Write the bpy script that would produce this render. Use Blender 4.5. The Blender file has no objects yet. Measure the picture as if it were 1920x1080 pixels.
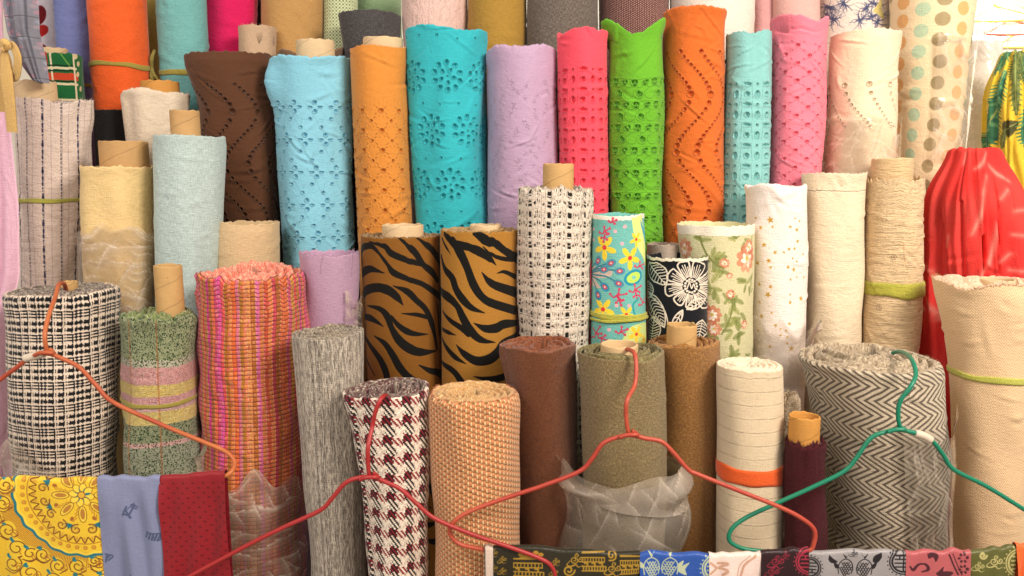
import bpy, math, random
import numpy as np
R = math.radians
PI = math.pi
scene = bpy.context.scene
col = scene.collection

# ------------------------------------------------------------------ camera, world, lamps, exposure
F_PX = 1500.0
CAM = np.array((0.0, -1.5, 1.5))
PITCH = R(8.5)
cd = bpy.data.cameras.new('camera'); cam = bpy.data.objects.new('camera', cd); col.objects.link(cam)
cam.location = CAM; cam.rotation_euler = (PI / 2 - PITCH, 0, 0)
cd.sensor_width = 36; cd.lens = F_PX / 1920 * 36; cd.clip_start = .05; cd.clip_end = 50
cd.dof.use_dof = True; cd.dof.focus_distance = 1.68; cd.dof.aperture_fstop = 3.8
scene.camera = cam

world = bpy.data.worlds.new('World'); scene.world = world; world.use_nodes = True
bg = world.node_tree.nodes['Background']
bg.inputs[0].default_value = (1.0, .90, .80, 1); bg.inputs[1].default_value = .60

def area(name, loc, target, size, power, colr, sy=None):
    l = bpy.data.lights.new(name, 'AREA'); l.energy = power; l.color = colr; l.size = size
    if sy: l.shape = 'RECTANGLE'; l.size_y = sy
    o = bpy.data.objects.new(name, l); col.objects.link(o); o.location = loc
    d = np.array(target, float) - np.array(loc, float)
    import mathutils
    o.rotation_euler = mathutils.Vector(d).to_track_quat('-Z', 'Y').to_euler()
    return o
area('shop_lamp', (1.5, -1.5, 2.75), (0.25, .2, 1.2), 0.8, 76, (1, .885, .765))
area('aisle_lamp', (-1.3, -2.0, 2.9), (-.2, .2, 1.1), 1.2, 36, (1, .91, .83))
area('rear_wall_fill', (1.75, 1.35, 2.35), (1.7, 1.9, 1.75), .5, 60, (1, .97, .92))  # light added out of view to brighten the back wall at top right
scene.view_settings.view_transform = 'Standard'; scene.view_settings.look = 'None'
scene.view_settings.gamma = 1; scene.view_settings.exposure = 0.0
scene.cycles.max_bounces = 8; scene.cycles.transparent_max_bounces = 24
scene.cycles.diffuse_bounces = 4; scene.cycles.use_denoising = True

# ------------------------------------------------------------------ unprojection
_fw = np.array((0, math.cos(PITCH), -math.sin(PITCH))); _up = np.array((0, math.sin(PITCH), math.cos(PITCH))); _rt = np.array((1., 0, 0))
def ray(px, py):
    return _rt * ((px - 960) / F_PX) + _up * ((540 - py) / F_PX) + _fw
def at(px, py, Y):
    d = ray(px, py); return CAM + d * ((Y - CAM[1]) / d[1])

# ------------------------------------------------------------------ colour helper
def lin(c):
    if isinstance(c, str):
        c = [int(c[i:i + 2], 16) / 255 for i in (0, 2, 4)]
    c = np.array(c, float)
    return np.where(c <= .04045, c / 12.92, ((c + .055) / 1.055) ** 2.4)
def srgb(c):
    return [int(c[i:i + 2], 16) / 255 for i in (0, 2, 4)]

# ------------------------------------------------------------------ objects
def tag(o, label=None, cat=None, group=None, kind=None):
    if label: o['label'] = label
    if cat: o['category'] = cat
    if group: o['group'] = group
    if kind: o['kind'] = kind
    return o
def empty(name, loc):
    o = bpy.data.objects.new(name, None); col.objects.link(o); o.location = [float(c) for c in loc]; o.empty_display_size = .05
    return o
def mesh_obj(name, V, Q, mats, parent=None, uv=None, mi=None, smooth=True):
    """V (n,3), Q (m,4) or (m,3) int, uv per vertex (n,2)."""
    V = np.asarray(V, np.float32); Q = np.asarray(Q, np.int32)
    if parent is not None:
        V = V - np.array(parent.location, np.float32)
    me = bpy.data.meshes.new(name)
    k = Q.shape[1]; m = len(Q)
    me.vertices.add(len(V)); me.vertices.foreach_set('co', V.ravel())
    me.loops.add(m * k); me.loops.foreach_set('vertex_index', Q.ravel())
    me.polygons.add(m); me.polygons.foreach_set('loop_start', np.arange(0, m * k, k, dtype=np.int32))
    me.polygons.foreach_set('loop_total', np.full(m, k, np.int32))
    me.polygons.foreach_set('use_smooth', np.full(m, smooth, bool))
    if not isinstance(mats, (list, tuple)): mats = [mats]
    for mt in mats: me.materials.append(mt)
    if mi is not None: me.polygons.foreach_set('material_index', np.asarray(mi, np.int32))
    if uv is not None:
        l = me.uv_layers.new(name='UVMap'); l.data.foreach_set('uv', np.asarray(uv, np.float32)[Q.ravel()].ravel())
    me.update(calc_edges=True); me.validate()
    o = bpy.data.objects.new(name, me); col.objects.link(o)
    if parent is not None: o.parent = parent
    return o
def grid_faces(nr, nc):
    i = np.arange(nr - 1)[:, None] * nc + np.arange(nc - 1)[None, :]
    i = i.ravel()
    return np.stack([i, i + nc, i + nc + 1, i + 1], 1)
def grid_obj(name, P, UV, mats, parent=None, rowmat=None, flip=False):
    nr, nc = P.shape[:2]
    Q = grid_faces(nr, nc)
    if flip: Q = Q[:, ::-1]
    mi = None
    if rowmat is not None: mi = np.repeat(np.asarray(rowmat[:nr - 1]), nc - 1)
    return mesh_obj(name, P.reshape(-1, 3), Q, mats, parent, UV.reshape(-1, 2) if UV is not None else None, mi)
def catmull(pts, n=8):
    P = np.array(pts, float); P = np.vstack([2 * P[0] - P[1], P, 2 * P[-1] - P[-2]])
    out = []
    for i in range(1, len(P) - 2):
        for t in np.linspace(0, 1, n, endpoint=False):
            a, b, c, d = P[i - 1:i + 3]
            out.append(.5 * (2 * b + (c - a) * t + (2 * a - 5 * b + 4 * c - d) * t * t + (3 * b - a - 3 * c + d) * t ** 3))
    out.append(P[-2]); return np.array(out)
def tube(name, pts, rad, mat, parent=None, n=8, sides=10):
    C = catmull(pts, n) if n else np.array(pts, float)
    rad = np.full(len(C), rad) if np.isscalar(rad) else np.interp(np.linspace(0, 1, len(C)), np.linspace(0, 1, len(rad)), rad)
    T = np.gradient(C, axis=0); T /= np.linalg.norm(T, axis=1)[:, None] + 1e-12
    N = np.zeros_like(T); v = np.cross(T[0], (0.3, .8, .52)); v /= np.linalg.norm(v)
    for i in range(len(T)):
        v = v - T[i] * np.dot(v, T[i]); v /= np.linalg.norm(v) + 1e-12; N[i] = v
    B = np.cross(T, N)
    a = np.linspace(0, 2 * PI, sides + 1)
    P = C[:, None] + rad[:, None, None] * (np.cos(a)[None, :, None] * N[:, None] + np.sin(a)[None, :, None] * B[:, None])
    P = np.concatenate([np.repeat(C[:1, None], sides + 1, 1), P, np.repeat(C[-1:, None], sides + 1, 1)])
    L = np.concatenate([[0], np.cumsum(np.linalg.norm(np.diff(C, axis=0), axis=1))]); L = np.concatenate([[0], L, [L[-1]]])
    UV = np.stack(np.broadcast_arrays(a[None, :] / 2 / PI, L[:, None]), -1)
    return grid_obj(name, P, UV, mat, parent)

# ------------------------------------------------------------------ noise
class Fld:
    """smooth random field over (theta, v): periodic in theta"""
    def __init__(s, seed, mmax=7, wmax=60, n=26, slope=1.0, diag=0):
        r = np.random.RandomState(seed)
        s.m = r.randint(-mmax, mmax + 1, n); s.w = r.uniform(-wmax, wmax, n) + diag * s.m
        s.p = r.uniform(0, 2 * PI, n)
        k = np.sqrt((s.m / mmax) ** 2 + (s.w / wmax) ** 2) + .15
        s.a = r.uniform(.4, 1, n) / k ** slope; s.a /= np.sqrt((s.a ** 2).sum() / 2)
    def __call__(s, th, v):
        o = 0
        for m, w, p, a in zip(s.m, s.w, s.p, s.a): o = o + a * np.cos(m * th + w * v + p)
        return o
def crumple(u, v, seed, f0=30, n=10, mask=False):
    r = np.random.RandomState(seed); o = 0; tot = 0; m = 0
    for i in range(n):
        an = r.uniform(0, PI); f = f0 * r.uniform(.5, 2.6); p = r.uniform(0, 9)
        q = (u * math.cos(an) + v * math.sin(an)) * f + p + .5 * np.sin((u * math.sin(an) - v * math.cos(an)) * f * .7 + p)
        a = 1 / f; o = o + a * (np.abs((q % 2) - 1) - .5); tot += a
        if mask:
            d = q % 1; w = np.clip(np.sin((u * math.sin(an) - v * math.cos(an)) * f * 1.3 + 2 * p) * 1.8 - .8, 0, 1)
            m = m + w * (.75 * np.exp(-(d / f / .0011)) + .30 * np.exp(-d / f / .009))  # crease line with a one-sided fade, painted as fold shading
    return (o / tot * 2, np.clip(m, 0, 1)) if mask else o / tot * 2

# ------------------------------------------------------------------ canvas: flat prints and relief maps, computed here
class Cv:
    def __init__(s, w, h, bgc, res=.0008, ch=3, wrap=False):
        s.w, s.h, s.res, s.wrap = w, h, res, wrap
        s.nx, s.ny = max(4, int(round(w / res))), max(4, int(round(h / res)))
        s.rx, s.ry = w / s.nx, h / s.ny
        bgc = srgb(bgc) if isinstance(bgc, str) else bgc
        s.a = np.ones((s.ny, s.nx, ch), np.float32) * np.array(bgc, np.float32)
        s.ch = ch
        s.X, s.Y = np.meshgrid((np.arange(s.nx) + .5) * s.rx, (np.arange(s.ny) + .5) * s.ry)
    def _box(s, x0, x1, y0, y1):
        m = 2 * s.res
        return (max(0, int((y0 - m) / s.ry)), min(s.ny, int((y1 + m) / s.ry) + 1), max(0, int((x0 - m) / s.rx)), min(s.nx, int((x1 + m) / s.rx) + 1))
    def _put(s, box, al, c, mode=None):
        c = srgb(c) if isinstance(c, str) else c
        j0, j1, i0, i1 = box; al = al[..., None]; t = s.a[j0:j1, i0:i1]
        if mode == 'max': t[:] = np.maximum(t, al * np.array(c, np.float32))
        elif mode == 'min': t[:] = np.minimum(t, al * np.array(c, np.float32))
        else: t[:] = t * (1 - al) + al * np.array(c, np.float32)
    def _rep(s, fn, x, y, e):
        if not s.wrap: fn(0, 0); return
        for dx in (-s.w, 0, s.w):
            for dy in (-s.h, 0, s.h):
                if x + dx > -e and x + dx < s.w + e and y + dy > -e and y + dy < s.h + e: fn(dx, dy)
    def ell(s, x, y, a, b, c, rot=0, soft=None, mode=None, ring=0, alpha=1):
        soft = soft or s.res * .7; e = max(a, b) + soft + ring
        def f(dx, dy):
            bx = s._box(x + dx - e, x + dx + e, y + dy - e, y + dy + e)
            j0, j1, i0, i1 = bx
            if j0 >= j1 or i0 >= i1: return
            X = s.X[j0:j1, i0:i1] - x - dx; Y = s.Y[j0:j1, i0:i1] - y - dy
            cr, sr = math.cos(rot), math.sin(rot); U = X * cr + Y * sr; W = -X * sr + Y * cr
            d = (np.sqrt((U / a) ** 2 + (W / b) ** 2) - 1) * min(a, b)
            if ring: d = np.abs(d) - ring
            s._put(bx, alpha * np.clip(.5 - d / soft / 2, 0, 1), c, mode)
        s._rep(f, x, y, e)
    def poly(s, pts, c, smooth=0, alpha=1, mode=None):
        P = np.array(pts, float)
        if smooth: P = catmull(np.vstack([P, P[:1]]), smooth)[:-1]
        bx = s._box(P[:, 0].min(), P[:, 0].max(), P[:, 1].min(), P[:, 1].max()); j0, j1, i0, i1 = bx
        if j0 >= j1 or i0 >= i1: return
        X = s.X[j0:j1, i0:i1]; Y = s.Y[j0:j1, i0:i1]; acc = 0
        for ox, oy in ((-.25, -.25), (.25, .25), (-.25, .25), (.25, -.25)):
            x = X + ox * s.rx; y = Y + oy * s.ry; ins = np.zeros(x.shape, bool)
            for k in range(len(P)):
                x0, y0 = P[k]; x1, y1 = P[(k + 1) % len(P)]
                if y0 == y1: continue
                ins ^= ((y0 > y) != (y1 > y)) & (x < (x1 - x0) * (y - y0) / (y1 - y0) + x0)
            acc = acc + ins * .25
        s._put(bx, alpha * acc, c, mode)
    def line(s, pts, w, c, smooth=6, alpha=1, mode=None, soft=None):
        """w: half width, scalar or list along the line"""
        P = np.array(pts, float)
        if smooth and len(P) > 2: P = catmull(P, smooth)
        W = np.full(len(P), w, float) if np.isscalar(w) else np.interp(np.linspace(0, 1, len(P)), np.linspace(0, 1, len(w)), w)
        e = W.max() + s.res * 2; soft = soft or s.res * .7
        def f(dx, dy):
            bx = s._box(P[:, 0].min() + dx - e, P[:, 0].max() + dx + e, P[:, 1].min() + dy - e, P[:, 1].max() + dy + e)
            j0, j1, i0, i1 = bx
            if j0 >= j1 or i0 >= i1: return
            X = s.X[j0:j1, i0:i1] - dx; Y = s.Y[j0:j1, i0:i1] - dy; d = np.full(X.shape, 9.)
            for k in range(len(P) - 1):
                ax, ay = P[k]; bx_, by_ = P[k + 1]; vx, vy = bx_ - ax, by_ - ay; L = vx * vx + vy * vy + 1e-12
                t = np.clip(((X - ax) * vx + (Y - ay) * vy) / L, 0, 1)
                d = np.minimum(d, np.hypot(X - ax - t * vx, Y - ay - t * vy) - (W[k] + (W[k + 1] - W[k]) * t))
            s._put(bx, alpha * np.clip(.5 - d / soft / 2, 0, 1), c, mode)
        s._rep(f, P[:, 0].mean(), P[:, 1].mean(), e + max(np.ptp(P[:, 0]), np.ptp(P[:, 1])))
    def sample(s, x, y):
        fx = x / s.rx - .5; fy = y / s.ry - .5
        i = np.floor(fx).astype(int); j = np.floor(fy).astype(int); a = fx - i; b = fy - j
        g = lambda jj, ii: s.a[jj % s.ny, ii % s.nx, 0]
        return (g(j, i) * (1 - a) + g(j, i + 1) * a) * (1 - b) + (g(j + 1, i) * (1 - a) + g(j + 1, i + 1) * a) * b
    def image(s, name, data=False, lo=0):
        im = bpy.data.images.new(name, s.nx, s.ny, float_buffer=False, is_data=data)
        px = np.ones((s.ny, s.nx, 4), np.float32)
        px[..., :3] = np.clip(s.a if s.ch == 3 else s.a[..., :1], lo, 1)
        im.pixels.foreach_set(px[::-1].ravel()); im.update(); im.pack()
        return im

# ------------------------------------------------------------------ materials
class NT:
    def __init__(s, name):
        s.m = bpy.data.materials.new(name); s.m.use_nodes = True; s.t = s.m.node_tree
        s.p = s.t.nodes['Principled BSDF']; s.out = s.t.nodes['Material Output']
    def n(s, typ, **kw):
        nd = s.t.nodes.new(typ)
        for k, v in kw.items():
            if k.startswith('i'):
                nd.inputs[int(k[1:])].default_value = v
            else: setattr(nd, k, v)
        return nd
    def l(s, a, b): s.t.links.new(a, b)
    def math(s, op, a, b=None, c=None, clamp=False):
        nd = s.t.nodes.new('ShaderNodeMath'); nd.operation = op; nd.use_clamp = clamp
        for i, v in enumerate((a, b, c)):
            if v is None: continue
            if isinstance(v, (int, float)): nd.inputs[i].default_value = v
            else: s.l(v, nd.inputs[i])
        return nd.outputs[0]
    def noise(s, vec, scale, detail=3, rough=.55, dist=0, stretch=None):
        if stretch:
            mp = s.t.nodes.new('ShaderNodeMapping'); mp.inputs['Scale'].default_value = stretch; s.l(vec, mp.inputs[0]); vec = mp.outputs[0]
        nd = s.t.nodes.new('ShaderNodeTexNoise'); nd.inputs['Scale'].default_value = scale; nd.inputs['Detail'].default_value = detail
        nd.inputs['Roughness'].default_value = rough; nd.inputs['Distortion'].default_value = dist
        s.l(vec, nd.inputs['Vector']); return nd.outputs['Fac']
    def mixc(s, fac, a, b, bt='MIX'):
        nd = s.t.nodes.new('ShaderNodeMix'); nd.data_type = 'RGBA'; nd.blend_type = bt
        if isinstance(fac, (int, float)): nd.inputs[0].default_value = fac
        else: s.l(fac, nd.inputs[0])
        for i, v in ((6, a), (7, b)):
            if hasattr(v, 'links') or hasattr(v, 'is_linked'): s.l(v, nd.inputs[i])
            else: nd.inputs[i].default_value = (*[float(q) for q in v], 1)
        return nd.outputs[2]
    def bump(s, h, dist, prev=None, strength=1.0):
        nd = s.t.nodes.new('ShaderNodeBump'); nd.inputs['Distance'].default_value = dist; nd.inputs['Strength'].default_value = strength
        s.l(h, nd.inputs['Height'])
        if prev is not None: s.l(prev, nd.inputs['Normal'])
        return nd.outputs[0]

def cloth(name, color, img=None, hgt=None, w=.1, h=.1, v0=0, slub=.10, slubs=(70, 460), var=.10, rough=.85, sheen=.25,
          wr=.0012, wrs=18, weave=0, hd=.0012, wvar=1.0, spec=.2, alt=None, altf=.5, fine=.0004, wrst=(1, 2.0, 1), altk=3.2, vert=.5, hmin=0):
    """woven cloth: uv are metres round and down the roll; img/hgt = canvases, w x h metres"""
    t = NT(name)
    uv = t.n('ShaderNodeUVMap').outputs[0]
    if img is not None or hgt is not None:
        mp = t.n('ShaderNodeMapping'); mp.inputs['Scale'].default_value = (1 / w, -1 / h, 1)
        mp.inputs['Location'].default_value = (.5, 1 + v0 / h, 0); t.l(uv, mp.inputs[0])
    if img is not None:
        it = t.n('ShaderNodeTexImage'); it.image = img.image(name + '_print'); t.l(mp.outputs[0], it.inputs[0]); base = it.outputs[0]
    else:
        rg = t.n('ShaderNodeRGB'); rg.outputs[0].default_value = (*lin(color), 1); base = rg.outputs[0]
    # crossed yarns, thick and thin
    fx = slubs[1] / slubs[0]
    n1 = t.noise(uv, slubs[0], 2, .6, 0, (fx, 1, 1))      # vertical yarns
    n2 = t.noise(uv, slubs[0], 2, .6, 0, (1, fx, 1))      # horizontal yarns
    yarn = t.math('SUBTRACT', t.math('ADD', t.math('MULTIPLY', n1, 2 * vert), t.math('MULTIPLY', n2, 2 - 2 * vert)), 1.0)
    if alt is not None:
        f = t.math('ADD', t.math('MULTIPLY', yarn, altk), altf, clamp=True)
        base = t.mixc(f, base, lin(alt))
    big = t.math('SUBTRACT', t.noise(uv, 9, 4, .6, .6), .5)
    amt = t.math('ADD', t.math('ADD', t.math('MULTIPLY', yarn, slub * 3), t.math('MULTIPLY', big, var * 2.2)), 1.0)
    hs = t.n('ShaderNodeHueSaturation'); t.l(amt, hs.inputs['Value']); t.l(base, hs.inputs['Color'])
    t.l(hs.outputs[0], t.p.inputs['Base Color'])
    nrm = None
    if wr: 
        wn = t.noise(uv, wrs, 2.5, .5, 1.0, wrst)
        wn = t.math('POWER', t.math('SUBTRACT', 1, t.math('MULTIPLY', t.math('ABSOLUTE', t.math('SUBTRACT', wn, .5)), 3.2), clamp=True), 2.5)
        w2 = t.noise(uv, wrs * .45, 3, .5, .8, wrst)
        nrm = t.bump(t.math('ADD', wn, t.math('MULTIPLY', w2, 4.0)), wr * .9, None, .7)
    if hgt is not None:
        ih = t.n('ShaderNodeTexImage'); ih.image = hgt.image(name + '_relief', True, hmin); t.l(mp.outputs[0], ih.inputs[0])
        nrm = t.bump(ih.outputs[0], hd, nrm)
    if weave:
        sp = t.n('ShaderNodeSeparateXYZ'); t.l(uv, sp.inputs[0])
        a = t.math('SINE', t.math('MULTIPLY', sp.outputs[0], 2 * PI / weave)); b = t.math('SINE', t.math('MULTIPLY', sp.outputs[1], 2 * PI / weave))
        nrm = t.bump(t.math('MULTIPLY', a, b), fine * 1.2, nrm)
    if fine: nrm = t.bump(yarn, fine * 3, nrm)
    if nrm is not None: t.l(nrm, t.p.inputs['Normal'])
    t.p.inputs['Roughness'].default_value = rough; t.p.inputs['Specular IOR Level'].default_value = spec
    t.p.inputs['Sheen Weight'].default_value = sheen; t.p.inputs['Sheen Roughness'].default_value = .4
    return t.m
def edge_cloth(name, c1, c2, c3=None, scale=260):
    """cut edges of the rolled layers: mixed yarn ends, running round the turns"""
    t = NT(name); uv = t.n('ShaderNodeUVMap').outputs[0]
    n = t.noise(uv, scale * .45, 3, .65, .4, (1, 2.4, 1)); r = t.n('ShaderNodeValToRGB'); e = r.color_ramp.elements
    e[0].position = .30; e[0].color = (*lin(c1), 1); e[1].position = .70; e[1].color = (*lin(c2), 1)
    if c3: q = e.new(.5); q.color = (*lin(c3), 1)
    t.l(n, r.inputs[0]); t.l(r.outputs[0], t.p.inputs['Base Color'])
    t.l(t.bump(t.noise(uv, scale * .8, 2, .6, 0, (1, 2, 1)), .0014), t.p.inputs['Normal'])
    t.p.inputs['Roughness'].default_value = .95; t.p.inputs['Specular IOR Level'].default_value = .1
    t.p.inputs['Sheen Weight'].default_value = .2
    return t.m
def paper(name, c, dark=.5):
    t = NT(name); ob = t.n('ShaderNodeTexCoord').outputs['Object']
    n = t.noise(ob, 30, 5, .6, .5); s = t.noise(ob, 60, 3, .7, 0, (1, 1, 12)); d = t.noise(ob, 170, 2, .5)
    amt = t.math('ADD', t.math('ADD', t.math('MULTIPLY', t.math('SUBTRACT', n, .5), .35), t.math('MULTIPLY', t.math('SUBTRACT', s, .5), .2)), 1)
    sp = t.math('GREATER_THAN', d, .74)
    su = t.n('ShaderNodeSeparateXYZ'); t.l(t.n('ShaderNodeUVMap').outputs[0], su.inputs[0])
    seam = t.math('LESS_THAN', t.math('FRACT', t.math('MULTIPLY', t.math('ADD', t.math('MULTIPLY', su.outputs[0], .45), su.outputs[1]), 21)), .045)
    amt0 = t.math('MULTIPLY', seam, -.28)
    amt = t.math('ADD', amt, amt0)
    hs = t.n('ShaderNodeHueSaturation'); hs.inputs['Color'].default_value = (*lin(c), 1); t.l(amt, hs.inputs['Value'])
    t.l(t.mixc(t.math('MULTIPLY', sp, dark), hs.outputs[0], lin('6a4a2c')), t.p.inputs['Base Color'])
    t.l(t.bump(s, .0008), t.p.inputs['Normal'])
    t.p.inputs['Roughness'].default_value = .7; t.p.inputs['Specular IOR Level'].default_value = .3
    return t.m
def plastic(name, haze=.06, streak=.45, rough=.10, bs=9, white=(.92, .80, .66), dark=.97):
    """thin film: mostly clear, whitened along its creases (the mesh attribute 'crease'), with wet-looking glints"""
    t = NT(name); t.t.nodes.remove(t.p)
    uv = t.n('ShaderNodeUVMap').outputs[0]
    at_ = t.n('ShaderNodeAttribute'); at_.attribute_name = 'crease'; cr = at_.outputs['Fac']
    fine = t.noise(uv, bs * 6, 3, .6, .6); big = t.noise(uv, bs, 2, .5)
    nb = t.bump(fine, .0012)
    tr = t.n('ShaderNodeBsdfTransparent'); tr.inputs[0].default_value = (dark, dark, dark, 1)
    gl = t.n('ShaderNodeBsdfGlossy'); gl.inputs['Roughness'].default_value = rough; gl.inputs[0].default_value = (1, .97, .93, 1); t.l(nb, gl.inputs['Normal'])
    df = t.n('ShaderNodeBsdfDiffuse'); df.inputs[0].default_value = (*white, 1)
    tl = t.n('ShaderNodeBsdfTranslucent'); tl.inputs[0].default_value = (*white, 1)
    md = t.n('ShaderNodeMixShader'); md.inputs[0].default_value = .22; t.l(df.outputs[0], md.inputs[1]); t.l(tl.outputs[0], md.inputs[2])
    f = t.math('ADD', t.math('MULTIPLY', cr, streak), t.math('MULTIPLY', t.math('ADD', t.math('MULTIPLY', big, 1.6), .2), haze), clamp=True)  # crease whitening also paints glints and fold shading into the film
    m1 = t.n('ShaderNodeMixShader'); t.l(f, m1.inputs[0]); t.l(tr.outputs[0], m1.inputs[1]); t.l(md.outputs[0], m1.inputs[2])
    fr = t.n('ShaderNodeFresnel'); fr.inputs[0].default_value = 1.5; t.l(nb, fr.inputs['Normal'])
    m2 = t.n('ShaderNodeMixShader'); t.l(t.math('ADD', t.math('MULTIPLY', fr.outputs[0], .75), t.math('MULTIPLY', cr, .10), clamp=True), m2.inputs[0]); t.l(m1.outputs[0], m2.inputs[1]); t.l(gl.outputs[0], m2.inputs[2])
    t.l(m2.outputs[0], t.out.inputs[0])
    return t.m
def crease_attr(o, m):
    a = o.data.attributes.new('crease', 'FLOAT', 'POINT'); a.data.foreach_set('value', np.ascontiguousarray(m, np.float32).ravel())
def gloss(name, c, rough=.3, var=.15, bs=60, bd=.0006, c2=None):
    t = NT(name); ob = t.n('ShaderNodeTexCoord').outputs['Object']
    n = t.noise(ob, bs, 3, .6); amt = t.math('ADD', t.math('MULTIPLY', t.math('SUBTRACT', n, .5), var * 2), 1)
    hs = t.n('ShaderNodeHueSaturation'); t.l(amt, hs.inputs['Value'])
    if c2 is not None:
        z = t.noise(ob, 5, 2, .5); f = t.math('MULTIPLY', t.math('SUBTRACT', z, .42), 6, clamp=True); t.l(t.mixc(f, lin(c), lin(c2)), hs.inputs['Color'])
    else: hs.inputs['Color'].default_value = (*lin(c), 1)
    t.l(hs.outputs[0], t.p.inputs['Base Color'])
    t.l(t.bump(n, bd), t.p.inputs['Normal']); t.p.inputs['Roughness'].default_value = rough
    return t.m
# ------------------------------------------------------------------ a roll of cloth
ROLLS = []
class Roll:
    def __init__(s, L, Rr, yt, bL, bR, yb, Y, seed=None, wob=.0025, wm=7, ww=40, lob=.012, seam=None, st=.003, bul=(), rimz=(), rimn=.0010, pleat=None, cr=.0010, crf=9, nc=0, ca=.0022, low=0, vc=0, va=.006,
                 rr=.004, dY=0, zlow=0.0, sleeve=False, slope=1.1, diag=0, dome=0, press=()):
        s.seed = seed if seed is not None else len(ROLLS) + 11
        def solve(l, r, y, Yc):
            a = ray(l, y); b = ray(r, y); al = math.atan2(a[0], a[1]); ar = math.atan2(b[0], b[1])
            mid = (al + ar) / 2; D = (Yc - CAM[1]) / math.cos(mid); rad = D * math.sin((ar - al) / 2)
            c = np.array((CAM[0] + D * math.sin(mid), Yc)); m = ray((l + r) / 2, y)
            z = CAM[2] + m[2] / math.hypot(m[0], m[1]) * (D - rad)
            return c, rad, z, mid
        s.c1, s.r1, s.z1, s.az = solve(L, Rr, yt, Y)
        s.c2, s.r2, s.z2, _ = solve(bL, bR, yb, Y + dY)
        s.Y = Y; s.yt = yt; s.zlow = zlow
        s.F = np.array((-math.sin(s.az), -math.cos(s.az))); s.Rv = np.array((math.cos(s.az), -math.sin(s.az)))
        s.f1 = Fld(s.seed, wm, ww, 30, slope, diag); s.f2 = Fld(s.seed + 500, 4, 9, 8, .5); s.f3 = Fld(s.seed + 900, 44, 1, 40, .9)
        s.wob, s.lob, s.seam, s.st, s.bul, s.rimz, s.rimn, s.rr, s.sleeve, s.dome = wob, lob, seam, st, bul, rimz, rimn, rr, sleeve, dome
        s.press = press; s.hf = None; s.pleat = pleat; s.cr = cr; s.crf = crf; s.low = low
        rs = np.random.RandomState(s.seed + 41)
        s.crs = [(rs.uniform(-1.7, 1.7), rs.uniform(-.01, .62), rs.normal(0, .55) + (.5 if rs.rand() < .25 else 0), rs.uniform(.012, .055), rs.uniform(.0028, .0070), rs.uniform(.4, 1.2) * ca * rs.choice([1, 1, -1])) for _ in range(nc)]
        s.crs += [(rs.uniform(-1.6, 1.6), rs.uniform(.04, .5), PI / 2 + rs.normal(0, .10), rs.uniform(.05, .16), rs.uniform(.004, .010), rs.uniform(.5, 1.2) * va * rs.choice([1, -1])) for _ in range(vc)]
        s.fp = Fld(s.seed + 300, 3, 6, 8, .4)
        s.vis = s.z1 - s.z2 + .05
        s.rmean = (s.r1 + s.r2) / 2
        ROLLS.append(s)
    def cz(s, z):
        t = np.clip((s.z1 - z) / max(.02, (s.z1 - s.z2)), 0, 1.0)
        return s.c1 + np.multiply.outer(t, s.c2 - s.c1), s.r1 + t * (s.r2 - s.r1)
    def rim(s, th):
        z = s.rimn * s.f3(th, 0)
        if s.low: z = z + s.low * s.f2(th, 0) + s.low * .5 * s.fp(th * 2, 1)
        for (a, sg, dz) in s.rimz: z = z + dz * np.exp(-(((th - R(a) + PI) % (2 * PI) - PI) / R(sg)) ** 2)
        return z
    def rad(s, th, v, r):
        o = r + s.wob * s.f1(th, v) * np.clip(v / .02, .25, 1) + s.lob * r * s.f2(th, v)
        for (a, vv, sa, sv, amp) in s.bul:
            o = o + amp * np.exp(-(((th - R(a) + PI) % (2 * PI) - PI) / R(sa)) ** 2 - ((v - vv) / sv) ** 2)
        if s.low: o = o + s.low * .8 * s.fp(th, 5) * np.exp(-v / .03)
        if s.crs:
            U = th * s.rmean
            for (t0, v0, an, L, w, am) in s.crs:
                du = U - t0 * s.rmean; dv = v - v0; ca_, sa_ = math.cos(an), math.sin(an)
                al = (du * ca_ + dv * sa_) / L; ac = (-du * sa_ + dv * ca_) / w + .5 * al * al
                g = np.exp(-al * al * 1.5); o = o + am * g * (np.exp(-ac * ac) - .55 * np.exp(-(ac - 1.7) ** 2))
        if s.cr: o = o + s.cr * (crumple(th * s.rmean * 1.6 + .02 * s.f2(th, v), v + .02 * s.f2(th, v + 3), s.seed + 60, s.crf, 7) - .2) * np.clip(v / .03, 0, 1) * np.clip((R(150) - np.abs(th)) / .4, 0, 1)
        if s.seam is not None: o = o + s.st * (((th - R(s.seam)) % (2 * PI)) / (2 * PI) - 1)
        if s.pleat:
            n, pa = s.pleat; g = th * n / (2 * PI) + .35 * s.fp(th, v * .5) + .12 * s.f2(th, v); fr = g % 1; dep = .55 + .45 * np.sin(np.floor(g) * 2.3 + 1)
            saw = np.where(fr < .86, (fr / .86) ** .8, .5 + .5 * np.cos((fr - .86) / .14 * PI))
            o = o - pa * (1 - saw) * dep * np.clip((v + .01) / .14, .0, 1.3)
        for (vv, sv, amp) in s.press: o = o - amp * np.exp(-((v - vv) / sv) ** 2)
        if s.hf is not None: o = o + s.hf(s.rmean * th, v)
        q = np.clip(1 - v / s.rr, 0, 1); return o - s.rr * (1 - np.sqrt(np.clip(1 - q * q, 0, 1)))
    def surf(s, th, v, off=0):
        z = s.z1 - v; c, r = s.cz(z)
        rr = s.rad(th, v, r) + off
        P = np.empty(np.broadcast(th, v).shape + (3,))
        P[..., 0] = c[..., 0] + rr * (s.F[0] * np.cos(th) + s.Rv[0] * np.sin(th))
        P[..., 1] = c[..., 1] + rr * (s.F[1] * np.cos(th) + s.Rv[1] * np.sin(th))
        P[..., 2] = z + s.rim(th) * np.exp(-v / .07)
        return P
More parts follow.
